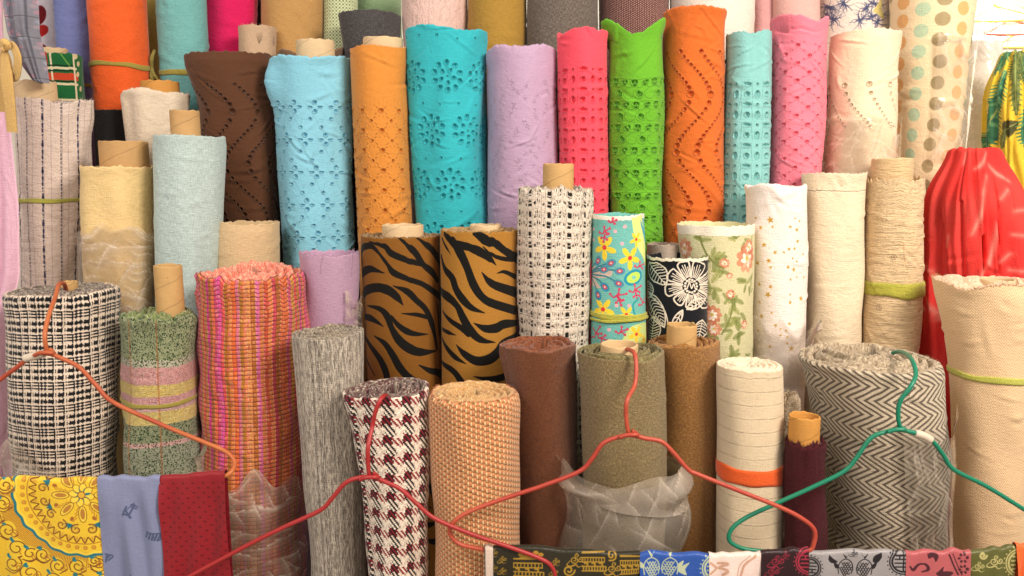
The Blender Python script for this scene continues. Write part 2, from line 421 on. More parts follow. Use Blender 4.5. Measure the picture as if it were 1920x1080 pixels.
    def T(s, px, py):
        """photo pixel -> (u, v) on the roll"""
        d = ray(px, py); z = s.z1 - .1
        for _ in range(3):
            c, r = s.cz(np.array(z)); h = d[:2]; o = CAM[:2] - c
            A = h @ h; B = h @ o; C = o @ o - r * r; q = B * B - A * C
            q = max(q, 0); t = (-B - math.sqrt(q)) / A; z = CAM[2] + d[2] * t
        p = CAM[:2] + d[:2] * t - c
        return s.rmean * math.atan2(p @ s.Rv, p @ s.F), s.z1 - z
    def v(s, py, px=None):
        c, r = s.cz(np.array(s.z1 - .05)); D = np.linalg.norm(c - CAM[:2]) - r
        x = 960 + F_PX * c[0] / (c[1] - CAM[1]); m = ray(x, py)
        return s.z1 - (CAM[2] + m[2] / math.hypot(m[0], m[1]) * D)
    def build(s, name, label, mat, edge=None, res=.006, resv=None, core=None, turns=0, ridge=.005, fringe=0, fcol=None, cat='fabric roll', group=None, rin=None, flen=.006, corelab=None):
        cz0, r0 = s.cz(np.array(s.z2 - .05))
        root = empty(name, (cz0[0], cz0[1], s.zlow)); s.root = root; tag(root, label, cat, group)
        resv = resv or res
        n1 = int(s.rmean * R(230) / res) + 2
        th = np.concatenate([np.linspace(-PI, -R(115), 14, endpoint=False), np.linspace(-R(115), R(115), n1), np.linspace(R(115), PI, 15)[1:]])
        v = np.concatenate([[0, .0007, .0018, .0035], np.arange(.0055, s.vis, resv), np.linspace(s.vis, s.z1 - s.zlow, 12)])
        V, TH = np.meshgrid(v, th, indexing='ij')
        P = s.surf(TH, V); UV = np.stack([s.rmean * TH, V], -1)
        # top: cut ends of the layers, or an open sleeve
        cc = s.c1.copy(); rc = .010
        if core is not None:
            k = core; a = ray(k[0], k[2]); b = ray(k[1], k[2]); al = math.atan2(a[0], a[1]); ar = math.atan2(b[0], b[1])
            Yc = s.Y + (k[4] if len(k) > 4 else 0); mid = (al + ar) / 2; D = (Yc - CAM[1]) / math.cos(mid); rc = D * math.sin((ar - al) / 2)
            cc = np.array((D * math.sin(mid), Yc)); m = ray((k[0] + k[1]) / 2, k[2]); zc = CAM[2] + m[2] / math.hypot(m[0], m[1]) * (D - rc)
        elif rin: rc = rin
        outer = P[0]; 
        if s.sleeve and not turns: q = np.array([0, .25, .5, .75, .93, .975, .99]); dz = np.array([-.06, -.05, -.045, -.045, -.045, -.006, -.0005]); rm = 0
        elif turns: q = np.linspace(0, 1, int(turns * 9) + 3)[:-1]; dz = 0 * q; rm = 1
        else: q = np.array([0, .2, .4, .6, .8, .93, .98]); dz = np.array([-.004, -.004, -.005, -.006, -.006, -.003, -.0008]) + s.dome * (1 - np.array([0, .2, .4, .6, .8, .93, .98])); rm = 1
        dirx = s.F[0] * np.cos(th) + s.Rv[0] * np.sin(th); diry = s.F[1] * np.cos(th) + s.Rv[1] * np.sin(th)
        inn = np.stack([cc[0] + rc * dirx, cc[1] + rc * diry, outer[:, 2]], -1)
        cap = inn[None] * (1 - q[:, None, None]) + outer[None] * q[:, None, None]
        if turns:
            sp = (1 - q)[:, None] * turns + (th / (2 * PI))[None, :]
            fr = sp % 1; tn = np.floor(sp)
            gd = np.minimum(fr, 1 - fr); hh = 1 - np.exp(-(gd / .17) ** 2) + .25 * fr
            rs = np.random.RandomState(s.seed); off = rs.uniform(-1, 1, int(turns) + 4)
            fz = Fld(s.seed + 77, 4, 2, 10, .7)
            inner_w = np.clip((1 - q) * turns / .6, 0, 1)[:, None]
            cap[..., 2] += inner_w * (ridge * (hh - 1.15) + ridge * .45 * off[(tn + 1).astype(int) % len(off)] + ridge * .30 * fz(th[None, :], sp * 1.2)) + s.dome * (1 - q)[:, None]
            # ragged in the plane too
            jit = .0010 * Fld(s.seed + 78, 9, 4, 14, .5)(th[None, :], sp * 3) * inner_w
            cap[..., 0] += jit * dirx; cap[..., 1] += jit * diry
        else: cap[..., 2] += dz[:, None]
        drop = cap[:1].copy(); drop[..., 2] -= .05
        P = np.concatenate([drop, cap, P]); nc = 1 + len(q)
        UVc = np.stack([np.broadcast_to((th * s.rmean)[None], (nc, len(th))), np.broadcast_to(-(1 - np.concatenate([[0], q]))[:, None] * s.r1, (nc, len(th)))], -1)
        UV = np.concatenate([UVc, UV]); rowm = [rm] * nc + [0] * len(v)
        s.body = grid_obj('fabric', P, UV, [mat, edge or mat], root, rowm)
        if core is not None:
            hgt = max(.01, zc - s.z1) + .06; na = 48; a = np.linspace(0, 2 * PI, na + 1); wl = .0035
            rsd = np.random.RandomState(s.seed); jag = .0008 * Fld(s.seed + 5, 14, 1, 12, .2)(a, 0)
            prof = [(rc, -hgt, 0), (rc, -.004, 1), (rc - .0002, -.0012, 1), (rc - .0008, 0, 1), (rc - wl + .0006, .0002, 1), (rc - wl, -.002, 1), (rc - wl, -hgt, 0)]
            G = np.array([[(cc[0] + p[0] * math.cos(x), cc[1] + p[0] * math.sin(x), zc + p[1] + p[2] * j) for x, j in zip(a, jag)] for p in prof])
            uvg = np.stack(np.broadcast_arrays(a[None] * rc, np.array([-p[1] for p in prof])[:, None]), -1); o = grid_obj('core_tube', G, uvg, core[3], root, flip=True)
            if corelab: o['label'] = corelab
        if fringe:
            rs = np.random.RandomState(s.seed + 3); n = fringe; t0 = rs.uniform(-R(125), R(125), n)
            Pb = s.surf(t0, np.full(n, .0006)); L = rs.uniform(.3, 1, n) * flen; dt = rs.normal(0, .02, n)
            ex = np.stack([s.F[0] * np.cos(t0) + s.Rv[0] * np.sin(t0), s.F[1] * np.cos(t0) + s.Rv[1] * np.sin(t0), np.zeros(n)], -1)
            tg = np.stack([-ex[:, 1], ex[:, 0], 0 * t0], -1); w = .0004
            up = np.stack([0 * t0, 0 * t0, rs.uniform(.3, 1, n)], -1)
            tip = Pb + (ex * rs.uniform(-.3, .6, n)[:, None] + up + tg * rs.normal(0, .5, n)[:, None]) * L[:, None]
            Vv = np.stack([Pb - tg * w, Pb + tg * w, tip + tg * w * .5, tip - tg * w * .5], 1).reshape(-1, 3)
            fo = mesh_obj('fringe', Vv, np.arange(4 * n).reshape(-1, 4), fcol or mat, root, np.zeros((4 * n, 2)))
            fo['kind'] = 'stuff'
            if fringe >= 400:
                for q in range(2):
                    t0 = rs.uniform(-1.2, 1.2); L = rs.uniform(.015, .045); sd = rs.choice([-1, 1]); Q = [s.surf(np.array(t0 + sd * k * L * 3 + rs.normal(0, .03)), np.array(.001 + L * k * (.5 + k)), .0012 + .003 * k * (1 - k)) for k in (0, .3, .65, 1)]
                    tube('loose_thread', [np.ravel(z) for z in Q], .00028, fcol or mat, root, 4, 4)
        return root
    def band(s, name, py, h, mat, off=.002, wav=.001, turns=1, n=140, slope=0, label=None):
        """cloth tie round the roll: a soft flat band with thickness"""
        vc = s.v(py); th = np.linspace(-PI, PI, n)
        prof = [(-.5, 0), (-.5, .7), (-.32, 1.05), (-.1, .8), (.1, 1.1), (.32, .9), (.5, .65), (.5, 0)]
        rows = []
        f = Fld(s.seed + 31, 6, 2, 8, .5)
        for (a, b) in prof:
            vv = vc + a * h * (1 + .12 * f(th, 1)) + wav * f(th, 2) + slope * np.sin(th)
            rows.append(s.surf(th, vv, b * off + .0004))
        P = np.array(rows); UV = np.stack(np.broadcast_arrays((th * s.rmean)[None], np.array([p[0] * h for p in prof])[:, None]), -1)
        o = grid_obj(name, P, UV, mat, s.root)
        if label: o['label'] = label
        return o
    def wrap(s, y0, y1, t0, t1, mat, off=.004, amp=.006, seed=1, edge=.012, flare=0, name='plastic_wrap', label=None, f0=34, res=.003):
        """crumpled clear film round part of the roll"""
        v0, v1 = s.v(y0), s.v(y1); th = np.linspace(R(t0), R(t1), int(abs(R(t1 - t0)) * s.rmean / res) + 8); v = np.linspace(v0, v1, int(abs(v1 - v0) / res) + 6)
        V, TH = np.meshgrid(v, th, indexing='ij'); U = TH * s.rmean
        eg = Fld(seed + 7, 12, 3, 14, .3)
        k = np.clip(1 - (V - v0) / (.3 * (v1 - v0)), 0, 1)
        V2 = V + edge * eg(TH, 0) * k + edge * .3 * eg(TH, 1.7) * (1 - k)
        c, cm = crumple(U, V, seed, f0, 9, True)
        P = s.surf(TH, V2, off + amp * (c + 1) * .6 + flare * k ** 2)
        o = grid_obj(name, P, np.stack([U, V], -1), mat, s.root); crease_attr(o, cm)
        if label: o['label'] = label
        return o
def check():
    import itertools
    for (i, a), (j, b) in itertools.combinations(enumerate(ROLLS), 2):
        for z in (.8, 1.0, 1.2, 1.4, 1.6):
            if z > a.z1 or z > b.z1: continue
            ca, ra = a.cz(np.array(z)); cb, rb = b.cz(np.array(z)); d = ra + rb - np.linalg.norm(ca - cb)
            if d > .018: print('OVERLAP', a.nm, b.nm, round(z, 2), round(float(d) * 1000), 'mm', round(a.Y, 2), round(b.Y, 2)); break
# ------------------------------------------------------------------ where every roll stands (photo pixels at two heights, distance)
SP = {}
def S(nm, *a, **k):
    r = Roll(*a, **k); r.nm = nm; SP[nm] = r; return r
# front row
S('glen', 3, 228, 556, 20, 230, 895, .115, wob=.003, seam=70, rr=.008, bul=[(75, .10, 25, .05, .006)], cr=.0004, nc=26, ca=.0022, low=.0015)
S('plaid', 223, 370, 603, 232, 386, 890, .10, wob=.003, rimz=[(-40, 30, .006), (40, 30, .004)], rimn=.004, rr=.008, lob=.02, cr=.0004, nc=26, ca=.0022, low=.0015)
S('boucle', 362, 575, 520, 386, 582, 1080, .16, wob=.0035, rimz=[(10, 40, -.004)], rimn=.003, rr=.006, ww=60, lob=.02, bul=[(70, .12, 30, .05, .006)], cr=.0004, nc=26, ca=.0022, low=.0015)
S('grey', 546, 685, 637, 582, 690, 1080, .03, wob=.0012, lob=.008, rr=.002, seam=40, rimz=[(70, 40, .004)], cr=.0004)
S('hound', 655, 810, 750, 690, 806, 1080, -.045, wob=.0015, rimz=[(-60, 25, -.004), (80, 30, .006)], seam=-62, st=.006, bul=[(-85, .0, 25, .05, .012)], rr=.004, cr=.0004, nc=14, ca=.0014, low=.0015)
S('basket', 803, 972, 758, 815, 975, 1080, -.045, wob=.0015, rr=.010, lob=.006, cr=.0004)
S('rust', 945, 1086, 660, 972, 1086, 1035, .05, wob=.0015, seam=-70, st=.006, rr=.002, bul=[(-80, .01, 30, .05, .010)], cr=.0004, nc=14, ca=.0014, low=.0015)
S('olive', 1081, 1247, 678, 1092, 1252, 920, .00, wob=.0012, rr=.0015, lob=.008, seam=60, cr=.0004, nc=14, ca=.0014, low=.0015)
S('mustard', 1212, 1351, 655, 1238, 1347, 1040, .085, wob=.0012, seam=-40, rr=.0015, rimz=[(-30, 40, .0)], cr=.0004, nc=14, ca=.0014, low=.0015)
S('ribbed', 1343, 1467, 697, 1343, 1468, 1040, .00, wob=.0012, rr=.002, lob=.008, cr=.0004)
S('maroon', 1469, 1551, 838, 1469, 1551, 1035, -.06, wob=.002, rimn=.003, rr=.006, lob=.01, dome=.004)
S('herring', 1493, 1771, 700, 1548, 1780, 1035, .08, wob=.003, rr=.008, lob=.012, seam=-50, st=.004, dome=.012, cr=.0004, nc=26, ca=.0022, low=.0015)
S('flare', 1778, 1940, 540, 1783, 1935, 1080, .16, wob=.0025, rr=.001, bul=[(-95, -.01, 75, .12, .036)], rimz=[(-80, 28, .010), (-25, 16, -.006)], lob=.01, rimn=.0015, nc=30, ca=.003, low=.003)
# second row
S('yellow', 148, 292, 312, 162, 285, 590, .33, wob=.002, rr=.003, rimn=.002, cr=.0022, nc=26, low=.0012, ca=.0018)
S('paleblue', 288, 420, 252, 294, 411, 600, .31, wob=.002, rr=.002, ww=25, rimz=[(60, 30, -.006)], cr=.0022, nc=26, low=.0012, ca=.0018)
S('beige', 402, 525, 420, 403, 524, 540, .36, wob=.0015, rr=.0015, sleeve=True, rimz=[(-70, 30, .004)], nc=26, low=.0012, ca=.0018)
S('lilac', 560, 676, 480, 570, 674, 620, .22, wob=.0012, rr=.003, rimn=.002, sleeve=True, rimz=[(-80, 30, .004)], cr=.0004)
S('tigerL', 676, 826, 447, 690, 830, 730, .26, wob=.0008, lob=.006, rr=.002, cr=.0004)
S('tigerR', 825, 974, 436, 828, 968, 728, .225, wob=.0008, lob=.006, rr=.002, cr=.0004)
S('openwork', 971, 1114, 360, 975, 1103, 650, .20, wob=.002, rimn=.004, rr=.006, lob=.012, nc=20, ca=.002, low=.002)
S('floral', 1107, 1212, 405, 1106, 1212, 640, .19, wob=.0012, rr=.001, bul=[(75, .0, 22, .04, -.006)], rimz=[(60, 20, .004)], sleeve=True, cr=.0004)
S('blackfl', 1213, 1327, 485, 1215, 1324, 625, .21, wob=.0008, rr=.001, sleeve=True, cr=.0004)
S('rosefl', 1272, 1416, 424, 1284, 1410, 680, .27, wob=.001, rr=.001, sleeve=True, bul=[(-60, 0, 30, .06, .005), (-25, 0, 18, .05, -.006)])
S('stars', 1395, 1513, 350, 1410, 1509, 680, .30, wob=.0015, rr=.006, rimz=[(-20, 40, .006)], cr=.0022, nc=16, low=.001)
S('creamC', 1500, 1625, 325, 1512, 1615, 655, .345, wob=.0015, rr=.0015, sleeve=True, lob=.02, cr=.0022, nc=26, low=.0012, ca=.0018)
S('crinkle', 1622, 1735, 335, 1615, 1723, 660, .335, wob=.0015, rr=.002, rimn=.003, sleeve=True, lob=.015, nc=60, ca=.0022, low=.002)
# third row
S('stripe', 20, 176, 185, 38, 168, 530, .42, wob=.003, wm=9, rr=.002, rimn=.003, seam=60, bul=[(70, .12, 25, .05, -.008), (75, .04, 20, .03, .006)], nc=40, ca=.002, low=.002)
S('blackD', 174, 236, 205, 182, 240, 330, .52, wob=.001, rr=.002)
S('offwhite', 226, 357, 172, 240, 350, 300, .50, wob=.0037, ww=20, rimz=[(-50, 30, .006)], rr=.008, lob=.02, cr=.0022, nc=46, low=.0022)
S('brown', 350, 508, 96, 412, 526, 415, .535, wob=.0031, ww=25, rimz=[(-30, 60, .003)], bul=[(-80, .03, 30, .04, .010), (-70, .12, 25, .03, -.006)], sleeve=True, cr=.0022, nc=46, low=.0022)
S('skyblue', 512, 661, 104, 528, 667, 490, .49, wob=.0035, ww=22, diag=3, rr=.004, bul=[(-82, .055, 18, .05, .024), (-60, .13, 20, .03, -.005)], sleeve=True, cr=.0022, nc=46, low=.0022)
S('ochre', 657, 762, 84, 671, 776, 440, .44, wob=.0015, ww=20, rr=.002, sleeve=True, bul=[(80, .07, 30, .03, -.003)], nc=18, low=.001)
S('turq', 762, 909, 48, 780, 913, 420, .47, wob=.0032, ww=22, diag=3, rr=.003, rimz=[(-25, 35, .006), (25, 22, -.006)], bul=[(-80, .0, 30, .03, .005), (80, .0, 30, .03, .005)], sleeve=True, cr=.0022, nc=46, low=.0022)
S('lavender', 911, 1044, 80, 916, 1046, 420, .45, wob=.0031, ww=20, rr=.008, bul=[(-70, .05, 30, .02, -.004)], rimz=[(-80, 25, -.010)], sleeve=True, cr=.0022, nc=46, low=.0022)
S('coral', 1044, 1142, 50, 1047, 1141, 400, .42, wob=.0022, ww=20, rr=.004, sleeve=True, rimz=[(-60, 30, -.012), (40, 20, -.003)], cr=.0022, nc=46, low=.0022)
S('lime', 1142, 1244, 48, 1142, 1242, 450, .43, wob=.0022, ww=20, rr=.003, sleeve=True, rimz=[(-70, 36, .022), (72, 36, .024), (0, 40, -.016)], bul=[(-80, .0, 30, .03, .020), (70, .0, 30, .03, .008)], cr=.0022, nc=46, low=.0022)
S('orange', 1243, 1363, 12, 1243, 1356, 430, .45, wob=.0022, ww=18, rr=.006, sleeve=True, rimz=[(-30, 40, .010)], cr=.0022, nc=46, low=.0022)
S('aqua', 1361, 1447, 56, 1353, 1442, 415, .44, wob=.0019, ww=18, rr=.002, sleeve=True, cr=.0022, nc=46, low=.0022)
S('pink', 1442, 1555, 32, 1440, 1541, 335, .46, wob=.0028, ww=18, rr=.003, sleeve=True, rimz=[(-60, 40, .008), (75, 20, .006), (35, 22, -.008)], cr=.0022, nc=46, low=.0022)
S('cream', 1554, 1691, 55, 1546, 1680, 310, .485, wob=.002, ww=40, rr=.001, sleeve=True, rimn=.001, cr=.0022, nc=46, low=.0022)
# back row
S('tartan', 68, 155, 98, 80, 160, 190, .54, wob=.001, rr=.006)
S('peri', 96, 176, -60, 112, 184, 190, .66, wob=.002, ww=15, nc=36, ca=.003)
S('orangeB', 157, 272, -60, 178, 285, 195, .62, wob=.002, ww=15, press=[], cr=.0022, nc=36, ca=.003)
S('tealB', 286, 384, -60, 300, 397, 160, .68, wob=.0025, ww=15, cr=.0022, nc=36, ca=.003)
S('magenta', 380, 484, -60, 386, 478, 100, .78, wob=.003, ww=15, cr=.0022, nc=36, ca=.003)
S('shortcream', 445, 518, 46, 446, 518, 100, .66, wob=.001, rr=.001, sleeve=True)
S('tan', 487, 606, -40, 490, 606, 110, .78, wob=.0012, nc=36, ca=.003)
S('brownbehind', 520, 650, 90, 522, 645, 140, .655, wob=.003, rimz=[(60, 20, .012), (-70, 20, .004), (0, 30, -.03)], sleeve=True)
S('gingham', 604, 672, -40, 606, 672, 80, .80, wob=.001)
S('sage', 660, 752, -60, 660, 752, 20, .92, wob=.001)
S('charcoal', 634, 752, 18, 646, 748, 105, .67, wob=.001, rr=.001, sleeve=True)
S('palepink', 751, 878, -60, 754, 876, 60, .70, wob=.0012)
S('mustardB', 877, 990, -60, 879, 988, 110, .68, wob=.0012, nc=36, ca=.003)
S('mottled', 987, 1122, -60, 989, 1120, 80, .66, wob=.0012)
S('maroonB', 1122, 1256, -60, 1124, 1254, 50, .70, wob=.001)
S('whiteB', 1256, 1416, -60, 1258, 1412, 60, .68, wob=.001, nc=36, ca=.003)
S('dustyA', 1409, 1452, -60, 1412, 1450, 40, .74, wob=.001)
S('dustyB', 1446, 1540, -60, 1446, 1540, 60, .72, wob=.001)
S('toile', 1534, 1668, -60, 1536, 1664, 60, .74, wob=.002, nc=36, ca=.003)
S('dots', 1668, 1838, -60, 1680, 1790, 360, .62, wob=.002, ww=20, cr=.0022, nc=36, ca=.003)
S('plasticwhite', 1800, 1880, 75, 1795, 1870, 290, .82, wob=.002, nc=36, ca=.003)
S('sheer', 1213, 1277, 460, 1214, 1277, 500, .30, wob=.001, rr=.001, sleeve=True)

S('tiedye', 1738, 1922, 276, 1712, 1965, 665, .40, press=[(0, .075, .046)], wob=.002, wm=6, ww=9, rr=.012, lob=.02, dome=.002, pleat=(17, .030), nc=10, ca=.003, vc=34, va=.007)
S('banana', 1846, 1975, 90, 1838, 1995, 400, .60, press=[(0, .07, .035)], wob=.002, wm=8, ww=5, rr=.012, lob=.03, dome=.003, pleat=(14, .024), nc=10, ca=.003, vc=24)
S('fluffy', 1462, 1502, 745, 1462, 1502, 800, .03, wob=.004, wm=9, ww=120, rr=.012, rimn=.004)
S('redbloom', 58, 106, -60, 66, 104, 85, .74, wob=.002)
S('ochresliver', 262, 300, -60, 266, 302, 150, .84, wob=.002, ww=15)
S('blacksliver', 466, 500, -60, 468, 500, 90, .90, wob=.002, ww=15)
# ------------------------------------------------------------------ relief maps for eyelet cloth
def kuv(r, py):
    return (np.linalg.norm(r.cz(np.array(r.z1 - r.v(py)))[0] - CAM[:2]) - r.rmean) / F_PX, (r.v(py + 40) - r.v(py)) / 40
class Eye:
    def __init__(s, r, pu, depth=.0080):
        s.r = r; s.ku, _ = kuv(r, r.yt + 150); s.w = pu * s.ku; s.h = r.vis + .03; s.depth = depth
        s.c = Cv(s.w, s.h, [.55], .0007, 1, wrap=True)
    def X(s, dx): return (dx * s.ku + s.w / 2) % s.w
    def hole(s, dx, py, a, b=None, rot=0, rimw=1.3):
        b = b or a; x, y = s.X(dx), s.r.v(py); k = s.ku * (1.16 if a > 2.4 else 1.08); 
        if y < 0: return
        s.c.ell(x, y, (a + rimw) * k, (b + rimw) * k, [1.0], R(rot), soft=.0009, mode='max')
        s.c.ell(x, y, a * k, b * k, [0.0], R(rot), soft=.0007)
    def dent(s, dx, py, a, b, rot=0, val=.72):
        s.c.ell(s.X(dx), s.r.v(py), a * s.ku, b * s.ku, [val], R(rot), soft=.0012, mode='max')
    def stitch(s, pts, w=.55, val=.85):
        P = np.array([(p[0] * s.ku + s.w / 2, s.r.v(p[1])) for p in pts])
        P[:, 0] -= math.floor(P[0, 0] / s.w) * s.w
        s.c.line(P, w * s.ku, [val], smooth=4, mode='max', soft=.0008)
    def done(s):
        s.r.rimsave = 1
        def hf(u, v):
            q = s.c.sample((u + s.w / 2) % s.w, np.clip(v, 0, s.h - .002)); return (q - .55) * s.depth / .55 * np.where(q < .55, 1, .22)
        s.r.hf = hf
        return dict(hgt=s.c, w=s.w, h=s.h, v0=0, hd=.0034, hmin=.45)
rnd = random.Random(5)

def eye_flowers(r, y0, dy, pu):
    e = Eye(r, pu * 1.0); n = 0
    y = y0
    while y < 530:
        o = 0 if n % 2 == 0 else pu / 2
        e.hole(o, y - 9, 3.3, 2.9); e.hole(o + .5, y + 8, 3.3, 2.9); e.hole(o - 9, y, 4.4, 1.5, 0); e.hole(o + 10, y, 4.4, 1.5, 0)
        e.hole(o - 9, y + 22, 2.6, 2.0); e.hole(o + 12, y + 38, 2.8, 2.0)
        e.stitch([(o - 18, y - 8), (o - 4, y + 12), (o + 8, y + 34), (o + 20, y + 52)]); e.stitch([(o + 2, y + 16), (o - 9, y + 20)]); e.stitch([(o + 16, y + 20), (o + 12, y + 36)])
        for k in range(3): e.dent(o - 14 + k * 8, y + 30 + k * 7, 3.2, 1.2, 40)
        y += dy; n += 1
    return e.done()
def eye_diag(r, y0, pu, dv, rad):
    e = Eye(r, pu)
    y = y0; n = 0
    while y < 470:
        if n % 2 == 0: e.hole(0, y, rad, rad * .88)
        else: e.hole(pu / 2, y, rad * .55, rad * .5)
        for sgn in (-1, 1):
            e.dent(sgn * 9 + (pu / 2 if n % 2 else 0), y + 5, 5, 1.5, 50 * sgn, .9); e.dent(sgn * 7 + (pu / 2 if n % 2 else 0), y - 7, 5, 1.5, -45 * sgn, .9)
            e.dent(sgn * 4 + (pu / 2 if n % 2 else 0), y + 10, 4.5, 1.2, 75 * sgn, .85)
        y += dv; n += 1
    for k in range(5): e.stitch([(-pu * .5 + k * pu / 5, y0 - 8), (-pu * .5 + k * pu / 5 + 1, y0 - 22 - 6 * (k % 2))], .6, .8)
    return e.done()
def eye_clusters(r, y0, dv, pu):
    e = Eye(r, pu)
    y = y0; n = 0
    while y < 470:
        o = 0 if n % 2 == 0 else pu / 2
        for k in range(10):
            a = 2 * PI * k / 10 + .3; e.hole(o + 25 * math.cos(a), y + 26 * math.sin(a), 4.4, 3.2, math.degrees(a) + 25)
        for k in range(5):
            a = 2 * PI * k / 5 + .2; e.hole(o + 12.5 * math.cos(a), y + 12.5 * math.sin(a), 3.4, 2.4, math.degrees(a))
        e.hole(o, y, 1.3)
        e.hole(o + pu * .28, y + dv * .5, 1.8, 1.5); e.hole(o - pu * .22, y + dv * .52, 1.3, 1.1)
        y += dv; n += 1
    return e.done()
def eye_grid(r, y0, dv, pu):
    e = Eye(r, pu)
    y = y0
    while y < 440:
        e.hole(0, y, 6.2, 2.6); e.hole(pu / 2, y, 1.6)
        y2 = y + dv / 2
        e.hole(0, y2, 3.6, 3.9, 20); e.hole(pu / 2, y2, 3.4, 5.6, 4)
        e.stitch([(-pu / 4, y - 6), (-pu / 4 + 1, y + 2), (-pu / 4, y2), (-pu / 4 - 1, y2 + 9)], .7); e.stitch([(pu / 4, y - 6), (pu / 4 - 1, y + 2), (pu / 4, y2), (pu / 4 + 1, y2 + 9)], .7)
        e.stitch([(-8, y - 4), (0, y - 6), (8, y - 4)], .6); e.stitch([(-8, y + 4), (0, y + 6), (8, y + 4)], .6)
        y += dv
    return e.done()
def eye_lime(r, y0, dv, pu):
    e = Eye(r, pu); n = 0; y = y0
    while y < 480:
        s = (n % 3) * 3 - 3
        e.hole(s, y, 4.6, 5.6); e.hole(s, y - 2, 5.2, 3.2); e.hole(s - 19, y + 1, 3.8, 3.2, 35); e.hole(s - 16, y - 2, 3.2, 2.2)
        e.hole(s + 10, y + 22, 3.8, 3.6); e.hole(s + 8, y + 20, 2.8, 3.2)
        for k in (-1, 0, 1, 2):
            x = s + k * pu / 2 - 10
            e.stitch([(x - 9, y - 8), (x - 8, y - 2), (x - 5, y + 6), (x, y + 9), (x + 5, y + 7), (x + 9, y)], .8)
            e.stitch([(x - 8, y + 14), (x - 10, y + 21), (x - 5, y + 29), (x + 3, y + 30), (x + 8, y + 24)], .8)
            e.stitch([(x - 2, y + 9), (x - 6, y + 15)], .8)
        e.stitch([(-pu / 2, y - 8), (0, y - 7), (pu / 2, y - 8)], .7)
        y += dv; n += 1
    return e.done()
def eye_chain(r, y0, ymax, pu, amp, per, ph, big=5.2, small=1.9):
    e = Eye(r, pu); y = y0; P = []
    while y < ymax:
        t = ((y - ph) / per) % 1; tri = 1 - 4 * abs(((t + .0) % 1) - .5)   # -1..1, +1 at t=.5
        x = amp * math.sin(tri * PI / 2 * .92) ; q = abs(tri) ** 2.2
        s = small + (big - small) * q
        e.hole(x, y, s, s * .9, 0, 1.4); P.append((x, y))
        y += 6.4 + 11.0 * q
    return e.done()
def eye_pink(r, y0, dv, pu):
    e = Eye(r, pu); y = y0; n = 0
    while y < 360:
        o = 0 if n % 2 == 0 else pu / 2
        e.hole(o, y, 2.9, 2.2)
        for dx, dy in ((-10, -7), (10, -7), (-10, 8), (10, 8)): e.hole(o + dx, y + dy, .9, .8, 0, 1.0)
        for sg in (-1, 1):
            e.stitch([(o, y + 3), (o + sg * pu / 4, y + dv / 4 + 2), (o + sg * pu / 2, y + dv / 2)], .8, .8)
            e.stitch([(o, y - 3), (o + sg * pu / 4, y - dv / 4 - 2)], .7, .75)
        y += dv / 2; n += 1
    return e.done()
def eye_sprigs(r, y0):
    e = Eye(r, 66, .003); rr = random.Random(3); y = y0
    while y < 430:
        x = rr.uniform(-33, 33)
        for k in range(5):
            a = 2 * PI * k / 5 + rr.uniform(0, 1); e.stitch([(x, y), (x + 5 * math.cos(a), y + 5 * math.sin(a))], .6, .95)
        e.stitch([(x, y), (x + rr.uniform(-14, 14), y + 10), (x + rr.uniform(-14, 14), y + 20)], .4, .8)
        y += 5.5
    return e.done()

# ------------------------------------------------------------------ woven tiles (thread by thread) and prints
def tile(fn, nu, nv, tu, tv, sub=4, fuzz=.35, seed=0, pal=None):
    """fn(i, j) -> colour; nu x nv threads of tu x tv metres"""
    c = Cv(nu * tu, nv * tv, [0, 0, 0], res=min(tu, tv) / sub); 
    i = np.clip((c.X / tu).astype(int), 0, nu - 1); j = np.clip((c.Y / tv).astype(int), 0, nv - 1)
    T = np.array([[fn(a, b) for a in range(nu)] for b in range(nv)], np.float32)
    c.a = T[j, i].copy(); rs = np.random.RandomState(seed)
    c.a *= (1 + rs.uniform(-.12, .10, (nv, nu)).astype(np.float32)[j, i])[..., None]
    fx = (c.X / tu) % 1; fy = (c.Y / tv) % 1
    e = np.minimum(np.minimum(fx, 1 - fx), np.minimum(fy, 1 - fy)); c.a *= (1 - fuzz * np.clip(1 - e / .18, 0, 1))[..., None]
    return c
def imgk(c, v0=0): return dict(img=c, w=c.w, h=c.h, v0=v0)
def seqc(seq): return seq
WHT, BLK = srgb('efdcc8'), srgb('171619')
